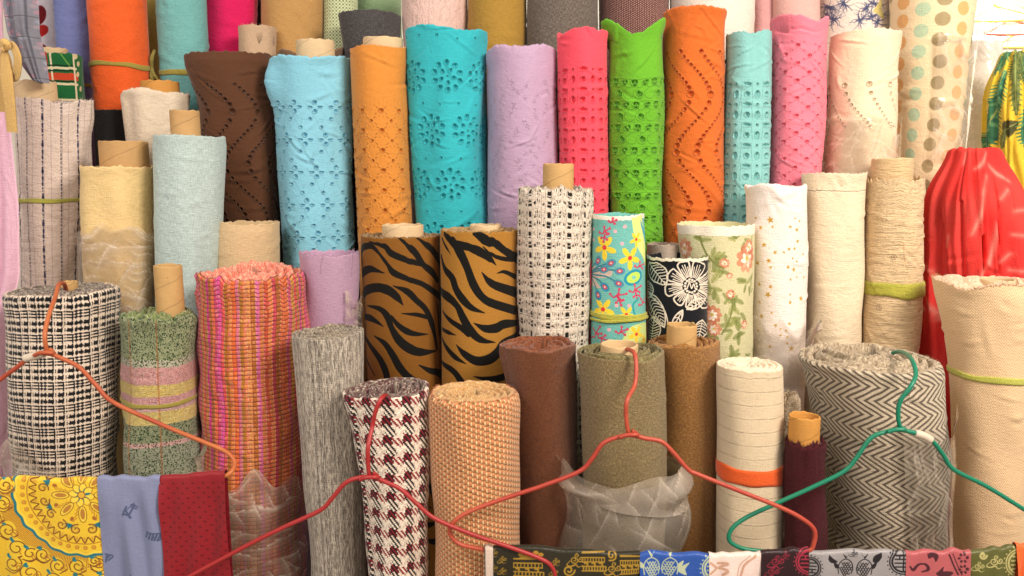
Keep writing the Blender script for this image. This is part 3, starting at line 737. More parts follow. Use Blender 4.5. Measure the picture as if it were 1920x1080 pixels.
def glen():
    k = .00092; c = Cv(69 * k, 51 * k, WHT, .0005, wrap=True); h = Cv(c.w, c.h, [.5], .0005, 1, wrap=True); rs = random.Random(3); K = '19191b'
    E = lambda x, y, a, b: c.ell(x * k, y * k, a * k, b * k, K, rs.uniform(-.12, .12))
    def bx(x, y, a, b):
        c.poly([((x + sx * a + rs.uniform(-.5, .5)) * k, (y + sy * b + rs.uniform(-.5, .5)) * k) for sx, sy in ((-1, -1), (1, -1), (1, 1), (-1, 1))], K)
    for yb in (7, 21):
        for xb in (7, 26, 45):
            bx(xb, yb, 5.6, 4.0); bx(xb + 4.2, yb - 3.5, 1.3, 3); bx(xb - 5.2, yb + 1, 2.2, 1.2); bx(xb + 3, yb + 4, 1.2, 2.4); bx(xb - 3.4, yb - 4, .9, 1.6)
        for xs in (56, 64): bx(xs, yb, 3.1, 3.7); bx(xs + .6, yb - 4, 1.1, 2.2); bx(xs, yb + 3.8, .9, 1.8)
    for yf in (31.5, 38, 44.5):
        c.line([(0, yf * k), (c.w, yf * k)], .45 * k, '3a3532', 0, alpha=.8)
        for xb in (7, 26, 45): bx(xb, yf, 6.0, 1.8); bx(xb + 4.6, yf + 3.2, 1.2, 2.2); bx(xb - 6.5, yf, 1.4, .8)
        for xs in (56, 64): E(xs, yf, 3.7, 2.4); bx(xs, yf + 3, .9, 1.8)
    for x in (16.5, 35.5): 
        for y in (5, 9, 19, 23, 31, 38, 45): bx(x, y, .9, 1.9)
    for x in (50.5, 60, 68):
        for y in (7, 21): bx(x, y, .9, 2.2)
    for x in range(0, 69, 4): h.line([(x * k, 0), (x * k, c.h)], 1.1 * k, [.8], 0, mode='max', soft=.001)
    for y in range(0, 51, 4): h.line([(0, y * k), (c.w, y * k)], .6 * k, [.2], 0, soft=.001)
    return c
def hound():
    W, K, B_ = srgb('f3e2cf'), srgb('1a1518'), srgb('86202a')
    def f(i, j):
        if ((i - j) % 4) < 2: return K if ((i - (j % 12) * .42 + 2) % 16) < 8 else W
        return B_ if ((j - (i % 16) * .25 + 2) % 12) < 5 else W
    return tile(f, 16, 12, .0023, .0030, sub=5, fuzz=.0, seed=6)
def heather():
    c = Cv(.16, .20, 'cfc2b0', .0006, wrap=True); rs = random.Random(6); x = 0
    while x < .16:
        w = rs.uniform(.0007, .0013); y = rs.uniform(-.02, 0); base = rs.uniform(0, 1)
        while y < .20:
            L = rs.uniform(.003, .014); q = rs.random() * .6 + base * .4
            cc = '57514a' if q < .24 else ('787067' if q < .40 else ('a79c8e' if q < .6 else ('d8ccba' if q < .85 else 'efe4d2')))
            c.line([(x, y), (x + rs.uniform(-.0004, .0004), y + L)], w / 2, cc, 0, alpha=.85); y += L + rs.uniform(-.002, .001)
        x += w * .95
    for j in range(74):
        y = j * .0027; c.line([(0, y), (.16, y)], .0005, '4a4540', 0, alpha=.28)
    return imgk(c)
def herr():
    A, D = srgb('d8c8ae'), srgb('584c40'); c = Cv(.0165, .0560, A, .0005)
    t = np.abs((c.Y / c.h) * 2 - 1); q = (c.X / c.w + t * 2.6) % 1
    m = np.clip((.21 - np.abs(q - .5)) * 9 + .5, 0, 1)[..., None]
    th = .5 + .5 * np.sin(c.Y * 2 * PI / .00388) * np.sin(c.X * 2 * PI / .0037); d = np.clip(m - .25 * th[..., None] * m, 0, 1)
    c.a = np.array(A, np.float32) * (1 - d) + d * np.array(D, np.float32); c.a *= (.86 + .14 * th)[..., None]
    return c
def herr_fine():
    A, D = srgb('e6cba4'), srgb('cda57a'); c = Cv(.030, .0064, A, .0005)
    p = c.w / 2; t = np.abs((c.X % p) / p * 2 - 1); q = (c.Y / c.h + t * 2) % 1; m = np.clip((np.abs(q - .5) - .3) * 8 + .5, 0, 1)[..., None]
    c.a = np.array(A, np.float32) * (1 - m) + m * np.array(D, np.float32); return c
def basket():
    k = .00095; c = Cv(9 * 6 * k, 11 * 4 * k, 'd08452', .0005, wrap=True); h = Cv(c.w, c.h, [.35], .0005, 1, wrap=True); rs = random.Random(2)
    for i in range(6):
        for j in range(4):
            x = i * 9 + 4; y = j * 11 + (i * 3.7) % 11
            c.ell((x + 4.6) * k, (y - 1) * k, 2.6 * k, 4.6 * k, 'dd9468', alpha=.8); c.ell((x + 4.5) * k, (y + 5.4) * k, 3.8 * k, 1.5 * k, '85663a', alpha=.9)
            c.ell(x * k, y * k, 1.9 * k, 4.4 * k, 'e9c088', .1); c.ell((x - .3) * k, (y - 1) * k, 1.0 * k, 2.8 * k, 'f3d4a4', .1)
            h.ell(x * k, y * k, 2.2 * k, 4.8 * k, [1.], soft=.0012, mode='max'); h.ell((x + 4.6) * k, (y - 1) * k, 2.4 * k, 4.2 * k, [.75], soft=.0012, mode='max'); h.ell((x + 4.5) * k, (y + 5.6) * k, 3.6 * k, 1.2 * k, [0.], soft=.001)
    return dict(img=c, hgt=h, w=c.w, h=c.h, v0=0, hd=.003)
def boucle(r):
    w = r.rmean * 2.6; c = Cv(w, .018 * 6, 'c9562f', .0006); h = Cv(c.w, c.h, [.3], .0006, 1)
    cols = ['e0703c', 'd8607c', 'd0903c', 'ea564e', 'c8803a', 'd8348c', 'b3662c', 'f27444', 'e04a7c', 'ea5aa0', 'f05a58', 'b87424', 'e88a48', 'ea7038', 'e0788a', 'b87a30', 'ec8a58', 'e89a5a', 'c07030', 'e070a0', 'd8804a', 'cc5a3a', 'ea8850', 'd8505e', 'b86a30', 'e87848']
    x = 0; i = 0; rs = random.Random(8)
    while x < w:
        ww = rs.uniform(.0065, .0098); cc = cols[i % len(cols)]; c.line([(x + ww / 2, -.01), (x + ww / 2, c.h + .01)], ww / 2, cc, 0)
        h.line([(x + ww / 2, -.01), (x + ww / 2, c.h + .01)], ww * .2, [.75], 0, soft=.002, mode='max')
        if i % 2 == 0:
            for k in range(12): c.line([(x + ww, k * .009 + .0015), (x + ww + .0008, k * .009 + .0062)], .0010, 'f6d8ba', 0); h.ell(x + ww, k * .009 + .004, .0014, .003, [1.], mode='max')
        elif rs.random() < .5: c.line([(x + ww, -.01), (x + ww, c.h + .01)], .0005, '7d1f28', 0)
        x += ww; i += 1
    x = 0; rs2 = random.Random(8); i = 0
    while x < w:
        ww = rs2.uniform(.0065, .0098)
        for k in range(12):
            h.ell(x + ww / 2, k * .009 + .0045, ww * .42, .0040, [.95], soft=.002, mode='max')
            if rs.random() < .42: c.ell(x + ww / 2 + rs.uniform(-.002, .002), k * .009 + .0045, ww * .3, .003, rs.choice(['f0a070', 'c84a44', 'ec8aa4', 'a85a28', 'f05a8c', 'f2b080']), alpha=.6)
        x += ww; i += 1
        if i > 60: break
    for k in range(12):
        y = .009 * k
        c.line([(0, y), (w, y + .0000)], .0006, '6a2430', 0, alpha=.8 if k % 2 else .95); h.line([(0, y), (w, y)], .0010, [0.25], 0)
    return dict(img=c, hgt=h, w=c.w, h=c.h, v0=0, hd=.0022)
def plaid2(r):
    w = .16; v = lambda y: r.v(y); c = Cv(w, r.vis + .02, '6f7f52', .0007)
    bands = [(590, 678, '687c4a'), (678, 692, 'a5a58c'), (692, 724, 'd07f86'), (724, 746, 'd9b84a'), (746, 759, 'cf7f8c'), (759, 774, 'd59aa0'), (774, 799, 'dcbd52'), (799, 833, '5c6f46'), (833, 841, 'cf8f94'), (841, 893, '74836a'), (893, 990, '7c876a')]
    for a, b, cc in bands: c.a[(c.Y >= v(a)) & (c.Y < v(b))] = srgb(cc)
    rs = np.random.RandomState(2); tu, tv = .0018, .0022
    n = rs.uniform(0, 1, (int(c.h / tv) + 2, int(w / tu) + 2)); q = n[(c.Y / tv).astype(int), ((c.X + .0009 * ((c.Y / tv).astype(int) % 2)) / tu).astype(int)]
    chk = (((c.Y / tv).astype(int) + (c.X / tu).astype(int)) % 2)
    f = np.clip(.15 + .45 * q + .22 * chk, 0, .8)[..., None]; c.a = c.a * (1 - f * .75) + f * .75 * np.array(srgb('e6dcc4'), np.float32)
    dk = ((q < .22) & (c.Y < v(692)) | (q < .2) & (c.Y > v(799)))[..., None]; c.a = np.where(dk, np.array(srgb('33492a'), np.float32), c.a)
    for x, cc in ((.012 + .08 - .08, 'c86a2c'), (w / 2 - .006, 'b8642e')): c.line([(x, 0), (x, c.h)], .0014, cc, 0, alpha=.55)
    h = Cv(w, c.h, [0.], .0007, 1); h.a = (q * .6 + chk * .4)[..., None].astype(np.float32)
    return dict(img=c, hgt=h, w=c.w, h=c.h, v0=0, hd=.0022)
def openweave():
    k = .00118; c = Cv(35 * 3 * k, 35 * 2 * k, 'e8d8c4', .0006, wrap=True); h = Cv(c.w, c.h, [.6], .0006, 1, wrap=True); rs = random.Random(4); K = '1d1915'
    def bx(x, y, a, b):
        x += rs.uniform(-.8, .8); a *= rs.uniform(.8, 1.15); b *= rs.uniform(.8, 1.1)
        c.poly([((x + sx * a + rs.uniform(-.6, .6)) * k, (y + sy * b + rs.uniform(-.6, .6)) * k) for sx, sy in ((-1, -1), (1, -1), (1, 1), (-1, 1))], K); h.ell(x * k, y * k, (a + 1) * k, (b + 1) * k, [0.], soft=.001)
    for m in range(3):
        for n in range(2):
            X, Y = m * 35 + 6, n * 35 + 6
            bx(X, Y, 3.2, 5.5); bx(X, Y + 14, 3, 2.2); bx(X, Y + 20, 3, 2.2)
            bx(X + 17, Y - 2, 2.2, 2.0); bx(X + 17, Y + 4, 2.2, 1.8); bx(X + 17, Y + 15, 2.6, 2.2); bx(X + 26, Y + 18, 1.3, 1.4); bx(X + 9, Y + 18, 1.2, 1.6)
            for cx in (X + 8.5, X + 26):
                for q in range(11):
                    x = cx + rs.uniform(-4.2, 4.2); y = Y + rs.uniform(-8, 8); c.line([(x * k, y * k), ((x + rs.uniform(-.8, .8)) * k, (y + rs.uniform(2, 5)) * k)], .42 * k, '4a3d33', 0, alpha=.85)
                for q in range(5):
                    x = cx + rs.uniform(-4, 4); y = Y + 12 + rs.uniform(0, 10); c.line([(x * k, y * k), (x * k, (y + 2) * k)], .4 * k, '6b5a4c', 0, alpha=.7)
            for q in range(3): c.line([((X - 5) * k, (Y + 10.5 + q * 14.5 - 2) * k), ((X + 32) * k, (Y + 10.5 + q * 14.5 - 2 + rs.uniform(-1, 1)) * k)], .9 * k, 'f4e8d8', 0)
        for dx in (0.5, 11.5, 22.5, 29): c.line([((m * 35 + dx) * k, 0), ((m * 35 + dx + rs.uniform(-.8, .8)) * k, c.h / 2), ((m * 35 + dx) * k, c.h)], 1.3 * k, 'efe2d0', 4); h.line([((m * 35 + dx) * k, 0), ((m * 35 + dx) * k, c.h)], 1.2 * k, [1.], 0, soft=.001, mode='max')
    return dict(img=c, hgt=h, w=c.w, h=c.h, v0=0, hd=.003)
def dashes(r):
    k, _ = kuv(r, 300); w = 51 * k; c = Cv(w, .060, 'ead8cc', .0005, wrap=True); rs = random.Random(7)
    for x, cc, wd in ((w * .2, '2a2d4e', .0019), (w * .7, '3a3947', .0017)):
        y = 0
        while y < .06:
            L = rs.choice([.003, .004, .0065]); c.line([(x + rs.uniform(-.0004, .0004), y), (x, y + L)], wd * rs.uniform(.35, 1.1), cc, 0); y += L + rs.uniform(.003, .0055)
        c.line([(x + .0026, 0), (x + .0026, .06)], .00035, '6b6470', 0, alpha=.7)
    for q in (.42, .90):
        y = 0
        while y < .06: c.line([(w * q, y), (w * q + .001, y + .0025)], .0005, '8a7f86', 0, alpha=.75); y += .0045
    return imgk(c)
def gingham(a, b, p=.009):
    c = Cv(p, p, a, .0005); c.a = np.where(((c.X < p / 2) ^ (c.Y < p / 2))[..., None], np.array(srgb(a), np.float32), np.array(srgb(b), np.float32)); c.a[(c.X < p / 2) & (c.Y < p / 2)] = srgb('6e7b56'); return c
def knit(a, b, t=.0045):
    c = Cv(t * 2, t * 2, a, .0004, wrap=True)
    for i in range(2):
        for j in range(2): c.ell((i + .5) * t, (j + .5 * (i % 2)) * t, t * .42, t * .26, b, .5)
    return c
def ribs(r):
    c = Cv(.05, r.vis + .02, 'f1e2cc', .0007); h = Cv(c.w, c.h, [.4], .0007, 1); y = .012
    while y < c.h:
        h.line([(0, y), (.05, y)], .0009, [1.], 0, soft=.0012); h.line([(0, y + .0022), (.05, y + .0022)], .0006, [0.], 0, soft=.001); y += .0300 * .87
    return dict(hgt=h, w=c.w, h=c.h, v0=0, hd=.0022)
def zmap(r, ox, oy, w):
    def f(x, y):
        u, v = r.T(ox + x / 3, oy + y / 3); return (u + w / 2, v)
    return f
def cvroll(r, bgc, res=.0006): 
    w = r.rmean * 3.5; return Cv(w, r.vis + .02, bgc, res), w
def tiger(r, ground, strokes):
    c, w = cvroll(r, ground); f = zmap(r, 480, 360, w)
    for pts, ws in strokes:
        pts = [f(*p) for p in pts]; c.line(pts, [q * .00040 for q in ws], '14120f', 6)
    return imgk(c)
TL = [([(1024, 500), (985, 445), (940, 405), (885, 330), (800, 258)], [15, 20, 16, 18, 4]), ([(635, 280), (720, 305), (760, 345), (850, 385), (950, 412)], [3, 14, 18, 16, 12]),
      ([(588, 370), (600, 315), (645, 305), (690, 345), (740, 410), (775, 455), (860, 492), (940, 520), (1000, 560), (1035, 590)], [18, 20, 16, 8, 10, 18, 14, 14, 18, 22]),
      ([(905, 262), (960, 295), (1005, 345), (1036, 410)], [3, 16, 20, 24]), ([(590, 485), (612, 445), (650, 434), (722, 456)], [14, 24, 18, 2]),
      ([(590, 600), (618, 555), (680, 538), (740, 552), (790, 590), (828, 638)], [22, 26, 24, 26, 20, 2]), ([(770, 528), (850, 560), (905, 612), (955, 660), (990, 735), (1010, 810), (1022, 880)], [2, 18, 16, 16, 20, 14, 10]),
      ([(818, 684), (900, 690), (965, 704)], [2, 11, 12]), ([(625, 638), (690, 655), (735, 695), (762, 765), (805, 835), (865, 882), (930, 902), (1022, 893)], [3, 14, 20, 16, 24, 26, 22, 2]),
      ([(760, 700), (800, 750), (850, 785), (905, 800), (972, 800)], [8, 14, 18, 12, 2]), ([(590, 700), (640, 708), (680, 730), (716, 757)], [14, 20, 12, 2]),
      ([(665, 808), (720, 850), (765, 915), (805, 985), (850, 1035), (905, 1070), (950, 1100)], [3, 16, 20, 22, 20, 18, 14]), ([(590, 800), (635, 850), (685, 925), (722, 1000), (745, 1090)], [14, 16, 20, 22, 18]),
      ([(590, 915), (632, 960), (668, 1035)], [10, 10, 2]), ([(918, 975), (980, 1005), (1035, 1020), (1060, 1060)], [3, 16, 22, 22]), ([(1015, 610), (1030, 700), (1034, 800)], [3, 14, 8])]
TR = [([(1060, 235), (1118, 290), (1200, 312), (1262, 340), (1312, 372), (1352, 412)], [12, 24, 20, 24, 16, 2]), ([(1108, 270), (1150, 345), (1188, 430), (1222, 520), (1272, 592), (1345, 632), (1460, 668)], [20, 24, 20, 22, 20, 22, 24]),
      ([(1235, 232), (1290, 268), (1350, 292), (1400, 330), (1470, 380)], [16, 28, 20, 20, 26]), ([(1278, 308), (1325, 350), (1380, 374), (1450, 378)], [3, 9, 11, 14]), ([(1046, 262), (1070, 310), (1096, 354)], [8, 8, 1]),
      ([(1042, 360), (1062, 430), (1102, 482), (1124, 545), (1162, 605), (1212, 652), (1288, 682)], [12, 18, 22, 20, 22, 16, 2]), ([(1270, 452), (1310, 500), (1362, 532), (1460, 565)], [2, 16, 22, 28]), ([(1358, 458), (1402, 450), (1460, 478)], [2, 10, 14]),
      ([(1038, 545), (1080, 590), (1130, 640), (1162, 705), (1202, 775), (1262, 830), (1345, 846)], [22, 26, 18, 22, 24, 18, 2]), ([(1048, 668), (1092, 722), (1150, 762), (1195, 802)], [6, 14, 16, 14]), ([(1225, 738), (1290, 768), (1352, 765), (1402, 742), (1470, 735)], [2, 20, 26, 24, 14]),
      ([(1125, 858), (1170, 910), (1240, 950), (1312, 940), (1362, 900), (1402, 842), (1470, 795)], [2, 18, 24, 28, 28, 22, 18]), ([(1044, 825), (1072, 880), (1120, 930), (1182, 967)], [10, 16, 16, 2]), ([(1044, 955), (1100, 1000), (1150, 1060), (1180, 1120)], [12, 18, 20, 18]),
      ([(1225, 1038), (1300, 1052), (1372, 1045), (1430, 1020)], [2, 14, 20, 18]), ([(1044, 770), (1080, 790), (1126, 806)], [10, 12, 1]), ([(1400, 905), (1430, 880), (1470, 870)], [2, 8, 8])]
def floral(r):
    c, w = cvroll(r, '72b9b0', .0005); f = zmap(r, 960, 360, w); k = .00042
    c.a[c.Y < f(600, 158)[1]] = srgb('f4ead8')
    P = lambda L: [f(*p) for p in L]
    c.poly(P([(672, 150), (745, 150), (775, 330), (760, 420), (715, 330), (690, 250)]), 'd9ea8a', 4); c.poly(P([(725, 165), (775, 230), (770, 300), (740, 220)]), '3a9fc0', 3)
    c.poly(P([(620, 840), (650, 780), (700, 745), (775, 740), (775, 860), (620, 860)]), 'cfe08a', 3)
    c.poly(P([(430, 470), (440, 430), (480, 420), (560, 440), (545, 480), (470, 490), (500, 540), (450, 520)]), 'd8b8a8', 4, alpha=.9)
    def flower(x, y, s, cc='f0d03c', n=5, a0=.3):
        X, Y = f(x, y)
        for q in range(n):
            a = a0 + 2 * PI * q / n; c.ell(X + .6 * s * k * math.cos(a), Y + .6 * s * k * math.sin(a), .48 * s * k, .24 * s * k, cc, a)
        c.ell(X, Y, .2 * s * k, .2 * s * k, 'd8443c')
    for x, y, s in ((518, 312, 60), (665, 372, 56), (512, 660, 56), (645, 690, 42), (700, 270, 36), (700, 800, 44), (745, 830, 30)): flower(x, y, s)
    def stem(x0, y0, x1, y1, cc='3b7f93', tip='4c8fa8'):
        c.line([f(x0, y0), f((x0 + x1) / 2, (y0 + y1) / 2 - 14), f(x1, y1)], 4 * k, cc, 6)
        X, Y = f(x1, y1); a = math.atan2(y1 - y0, x1 - x0); c.ell(X, Y, 27 * k, 19 * k, tip, a); c.ell(X, Y, 15 * k, 10 * k, 'c8485a', a); c.ell(X, Y, 6 * k, 5 * k, 'eac8c0', a)
    for x1, y1 in ((482, 388), (556, 400), (606, 445), (600, 515), (515, 436)): stem(435, 460, x1, y1)
    for x1, y1 in ((485, 580), (520, 535)): stem(438, 470, x1, y1, tip='2c8fb0')
    X, Y = f(688, 482); c.ell(X, Y, 56 * k, 38 * k, '2390ac', -.25); c.ell(X, Y, 42 * k, 26 * k, 'bfdf62', -.25); c.ell(X, Y, 12 * k, 10 * k, '7fc4c0')
    def coral(x, y, s, a):
        for da, L in ((0, 1), (.7, .7), (-.7, .7), (2.8, .6)):
            c.line([f(x, y), f(x + s * L * .5 * math.cos(a + da) , y + s * L * .5 * math.sin(a + da)), f(x + s * L * math.cos(a + da * 1.3), y + s * L * math.sin(a + da * 1.3))], [4 * k, 3 * k], 'c9405e', 5)
            c.ell(*f(x + s * L * math.cos(a + da * 1.3), y + s * L * math.sin(a + da * 1.3)), 7 * k, 7 * k, 'd24a66')
    for q in ((515, 225, 40, -.6), (520, 250, 30, 1.8), (560, 165, 28, -.3), (585, 585, 60, -.2), (600, 600, 40, 1.2), (690, 555, 45, -.6), (715, 420, 36, -.4), (735, 625, 36, -1), (470, 800, 50, -1), (500, 820, 40, .4), (610, 790, 44, -.4), (700, 575, 30, 1.4)): coral(*q)
    c.line(P([(712, 600), (682, 635), (690, 690)]), 5 * k, '2d9aa2', 6)
    for x, y in ((637, 195), (580, 220), (455, 210), (588, 640), (545, 775), (455, 270), (620, 290), (660, 640)): c.ell(*f(x, y), 10 * k, 9 * k, 'e8b0b8')
    return imgk(c)
def blackfloral(r):
    c, w = cvroll(r, '14161c', .00045); f = zmap(r, 960, 360, w); k = .0004; W = 'e8dcc8'
    c.a[c.Y < f(930, 392)[1]] = srgb('efe2cb')
    L = lambda pts, wd=5.5: c.line([f(*p) for p in pts], wd * k * .72, W, 6)
    cx, cy = 1008, 530
    n = 9
    for q in range(n):
        a0 = -PI / 2 + 2 * PI * q / n; a1 = a0 + 2 * PI / n; R1 = 150 if q not in (4, 5) else 130
        p = []
        for t in np.linspace(0, 1, 9):
            a = a0 + (a1 - a0) * t; rr = 48 + (R1 - 48) * math.sin(PI * t) ** .32 * (1 + .05 * math.sin(9 * t)); p.append((cx + rr * math.cos(a) * 1.02, cy + rr * math.sin(a)))
        L(p, 6)
        for t in (.25, .42, .58, .75):
            a = a0 + (a1 - a0) * t; e = R1 * (.84 if t in (.42, .58) else .72); L([(cx + 52 * math.cos(a), cy + 52 * math.sin(a)), (cx + e * .6 * math.cos(a + .03), cy + e * .6 * math.sin(a + .03)), (cx + e * math.cos(a), cy + e * math.sin(a))], 3.8)
    for q in range(14):
        a = 2 * PI * q / 14; c.ell(*f(cx + 34 * math.cos(a), cy + 36 * math.sin(a)), 7.5 * k, 6.5 * k, W)
    L([(cx - 22, cy + 14), (cx - 8, cy - 16), (cx + 4, cy + 12), (cx + 16, cy - 12), (cx + 24, cy + 12)], 5); L([(cx - 14, cy - 22), (cx + 14, cy - 24)], 4)
    def leaf(x0, y0, x1, y1, wd, nv=7):
        dx, dy = x1 - x0, y1 - y0; Ln = math.hypot(dx, dy); ux, uy = dx / Ln, dy / Ln; nx, ny = -uy, ux
        for sg in (-1, 1):
            L([(x0 + dx * t + sg * nx * wd * math.sin(PI * t) ** .8, y0 + dy * t + sg * ny * wd * math.sin(PI * t) ** .8) for t in np.linspace(0, 1, 8)], 5.5)
            for t in np.linspace(.15, .85, nv):
                b = wd * math.sin(PI * min(1, t + .1)) * .85; L([(x0 + dx * t, y0 + dy * t), (x0 + dx * (t + .05) + sg * nx * b * .5, y0 + dy * (t + .05) + sg * ny * b * .5), (x0 + dx * (t + .12) + sg * nx * b, y0 + dy * (t + .12) + sg * ny * b)], 3.6)
        L([(x0, y0), (x1, y1)], 4)
    leaf(775, 395, 868, 520, 48); leaf(762, 560, 858, 760, 42, 9); leaf(780, 850, 800, 700, 46, 8); leaf(960, 665, 900, 770, 20, 4); leaf(1085, 600, 985, 660, 24, 5)
    leaf(905, 800, 990, 735, 26, 5); leaf(1070, 720, 1050, 830, 34, 6); leaf(765, 500, 762, 600, 30, 6)
    L([(760, 540), (840, 640), (880, 740), (900, 830)], 5)
    return imgk(c)
def rosefloral(r):
    c, w = cvroll(r, 'd3cda2', .0006); f = zmap(r, 960, 360, w); k = .00045; rs = random.Random(4)
    for _ in range(900):
        x = rs.uniform(0, w); y = rs.uniform(0, c.h); c.line([(x, y), (x + rs.uniform(-.008, .008), y + rs.uniform(.001, .007))], .0005, rs.choice(['ded9b0', 'bdb87e', 'd6cfa4', 'c2b986']), 0, alpha=.6)
    def rose(x, y, s):
        X, Y = f(x, y); s *= k * .8
        for q in range(9):
            a = 2 * PI * q / 9; c.ell(X + s * .75 * math.cos(a), Y + s * .75 * math.sin(a), s * .5, s * .33, rs.choice(['cf7a5c', 'd88e70', 'c46a4e']), a, alpha=.75)
        for q in range(7):
            a = 2 * PI * q / 7 + .3; c.ell(X + s * .4 * math.cos(a), Y + s * .4 * math.sin(a) + s * .1, s * .34, s * .2, rs.choice(['ecd9c4', 'e8b090', 'f4ead8']), a + .3)
        c.ell(X, Y, s * .2, s * .2, 'c9b45c')
    def lf(x, y, L, a, cc):
        X, Y = f(x, y); L *= k; c.ell(X + .5 * L * math.cos(a), Y + .5 * L * math.sin(a), L * .55, L * .22, cc, a, alpha=.6); c.line([(X, Y), (X + L * math.cos(a), Y + L * math.sin(a))], .0005, '6d7340', 0, alpha=.8)
    for x, y, n in ((1050, 250, 5), (1130, 380, 7), (1180, 450, 6), (1235, 610, 8), (1270, 700, 7), (1220, 760, 6), (1290, 790, 6), (1330, 500, 6), (1340, 570, 4), (1230, 910, 6), (1345, 930, 5), (1120, 560, 5), (1100, 800, 6), (1250, 270, 4), (1330, 280, 3), (960, 500, 6)):
        for _ in range(n): lf(x + rs.uniform(-22, 22), y + rs.uniform(-22, 22), rs.uniform(34, 66), rs.uniform(0, 6.3), rs.choice(['8a9150', '7b8546', '9aa05c', '6f7a3e']))
    c.line([f(*p) for p in ((1050, 250), (1090, 340), (1140, 400), (1190, 430))], 5 * k, '7d8348', 6, alpha=.9); c.line([f(*p) for p in ((1230, 570), (1240, 650), (1215, 740), (1180, 800))], 4 * k, '7d8348', 6, alpha=.9)
    for q in ((975, 315, 52), (1325, 375, 70), (1335, 310, 40), (1125, 690, 48), (1135, 770, 40), (1195, 400, 26), (1230, 575, 24), (1310, 745, 24), (1225, 470, 16), (1080, 640, 30)): rose(*q)
    c.a[c.Y < f(1200, 248)[1]] = srgb('f4ead6'); c.line([(0, f(1200, 249)[1]), (w, f(1200, 249)[1])], .0004, 'b9a77e', 0, alpha=.6)
    return imgk(c)
def starprint(r):
    c, w = cvroll(r, 'f2e6de', .0005); f = zmap(r, 1440, 360, w); rs = random.Random(9)
    y0 = r.v(395)
    def star(X, Y, s, cc='c69a45'):
        a0 = rs.uniform(0, 1.2); c.poly([(X + (s if q % 2 == 0 else s * .42) * math.sin(a0 + PI * q / 5), Y - (s if q % 2 == 0 else s * .42) * math.cos(a0 + PI * q / 5)) for q in range(10)], cc)
    for _ in range(2600):
        x, y = rs.uniform(0, w), rs.uniform(y0 - .01, c.h); c.ell(x, y, .0005, .0004, rs.choice(['d9b98c', 'cfa878', 'e2cba8']), alpha=.8)
    for x, y, s in ((12, 163, 18), (25, 200, 8), (155, 148, 7), (177, 163, 8), (128, 196, 10), (165, 212, 12), (170, 277, 12), (-40, 205, 12), (-70, 150, 9), (120, 322, 11), (153, 320, 10), (40, 342, 11), (90, 340, 8), (-20, 300, 14), (142, 374, 8), (165, 390, 9), (5, 388, 14), (15, 425, 9), (115, 423, 12), (151, 438, 14), (130, 493, 9), (168, 480, 7), (-60, 400, 14), (15, 533, 12), (0, 578, 18), (128, 578, 8), (128, 622, 12), (188, 600, 16), (-50, 520, 12), (43, 750, 11), (120, 741, 11), (70, 770, 7), (101, 780, 8), (70, 806, 8), (108, 816, 8), (106, 851, 9), (130, 880, 18), (-40, 700, 14), (-60, 780, 10), (20, 680, 8), (198, 350, 8), (200, 480, 8), (10, 870, 12), (-50, 620, 9)):
        X, Y = f(x, y); star(X, Y, s * .00047)
    return imgk(c)
def dotprint(r):
    c, w = cvroll(r, 'eed9b2', .0007); f = zmap(r, 1440, 0, w)
    cols = {'T': 'ab9a74', 'A': 'b6ccac', 'O': 'e2b074', 'B': 'acc4ae'}
    D = [('O', [(755, 15), (750, 120), (742, 240), (735, 360), (730, 480), (722, 600), (716, 720), (708, 840)]), ('A', [(870, 50), (858, 172), (845, 290), (838, 410), (825, 527), (815, 645), (803, 760), (790, 870), (778, 985)]),
         ('T', [(1000, -10), (985, 105), (965, 220), (970, 345), (955, 465), (945, 582), (932, 703), (910, 812), (897, 935), (885, 1045)]), ('O', [(1105, 45), (1098, 160), (1085, 285), (1075, 403), (1068, 520), (1055, 640), (1040, 760), (1010, 880), (990, 990)]),
         ('T', [(675, 85), (690, -20), (660, 200)]), ('A', [(1170, 100), (1160, 220), (1150, 340), (1140, 460), (1130, 580), (1110, 700)])]
    for q, L in D:
        for x, y in L: c.ell(*f(x, y), .0166, .0166, cols[q])
    return imgk(c)
def tartan(r):
    c, w = cvroll(r, '1f6b3a', .0005); f = zmap(r, 0, 0, w); k = .0004
    X = lambda x: f(x, 400)[0]; Y = lambda y: f(300, y)[1]
    c.poly([(X(190), Y(250)), (X(272), Y(250)), (X(272), Y(600)), (X(190), Y(600))], 'a83a26'); c.poly([(X(255), Y(408)), (X(440), Y(408)), (X(440), Y(448)), (X(255), Y(448))], 'cf4a2c')
    for y in (380, 470, 560): c.line([(X(180), Y(y)), (X(430), Y(y))], 7 * k, 'e8d9b8', 0)
    for x in (290, 420): c.line([(X(x), Y(270)), (X(x), Y(620))], 6 * k, 'e8d9b8', 0); 
    for x in (252,): c.line([(X(x), Y(270)), (X(x), Y(620))], 3 * k, 'd9a23c', 0)
    for y in (365, 395, 455): c.line([(X(255), Y(y)), (X(410), Y(y))], 4 * k, '14301f', 0)
    c.line([f(340, 300), f(390, 370)], 3 * k, '7ab04a', 0)
    for p in ((430, 320), (445, 360), (440, 420), (455, 500), (430, 300)): c.ell(*f(*p), 12 * k, 18 * k, 'dccda0', .5)
    return imgk(c)
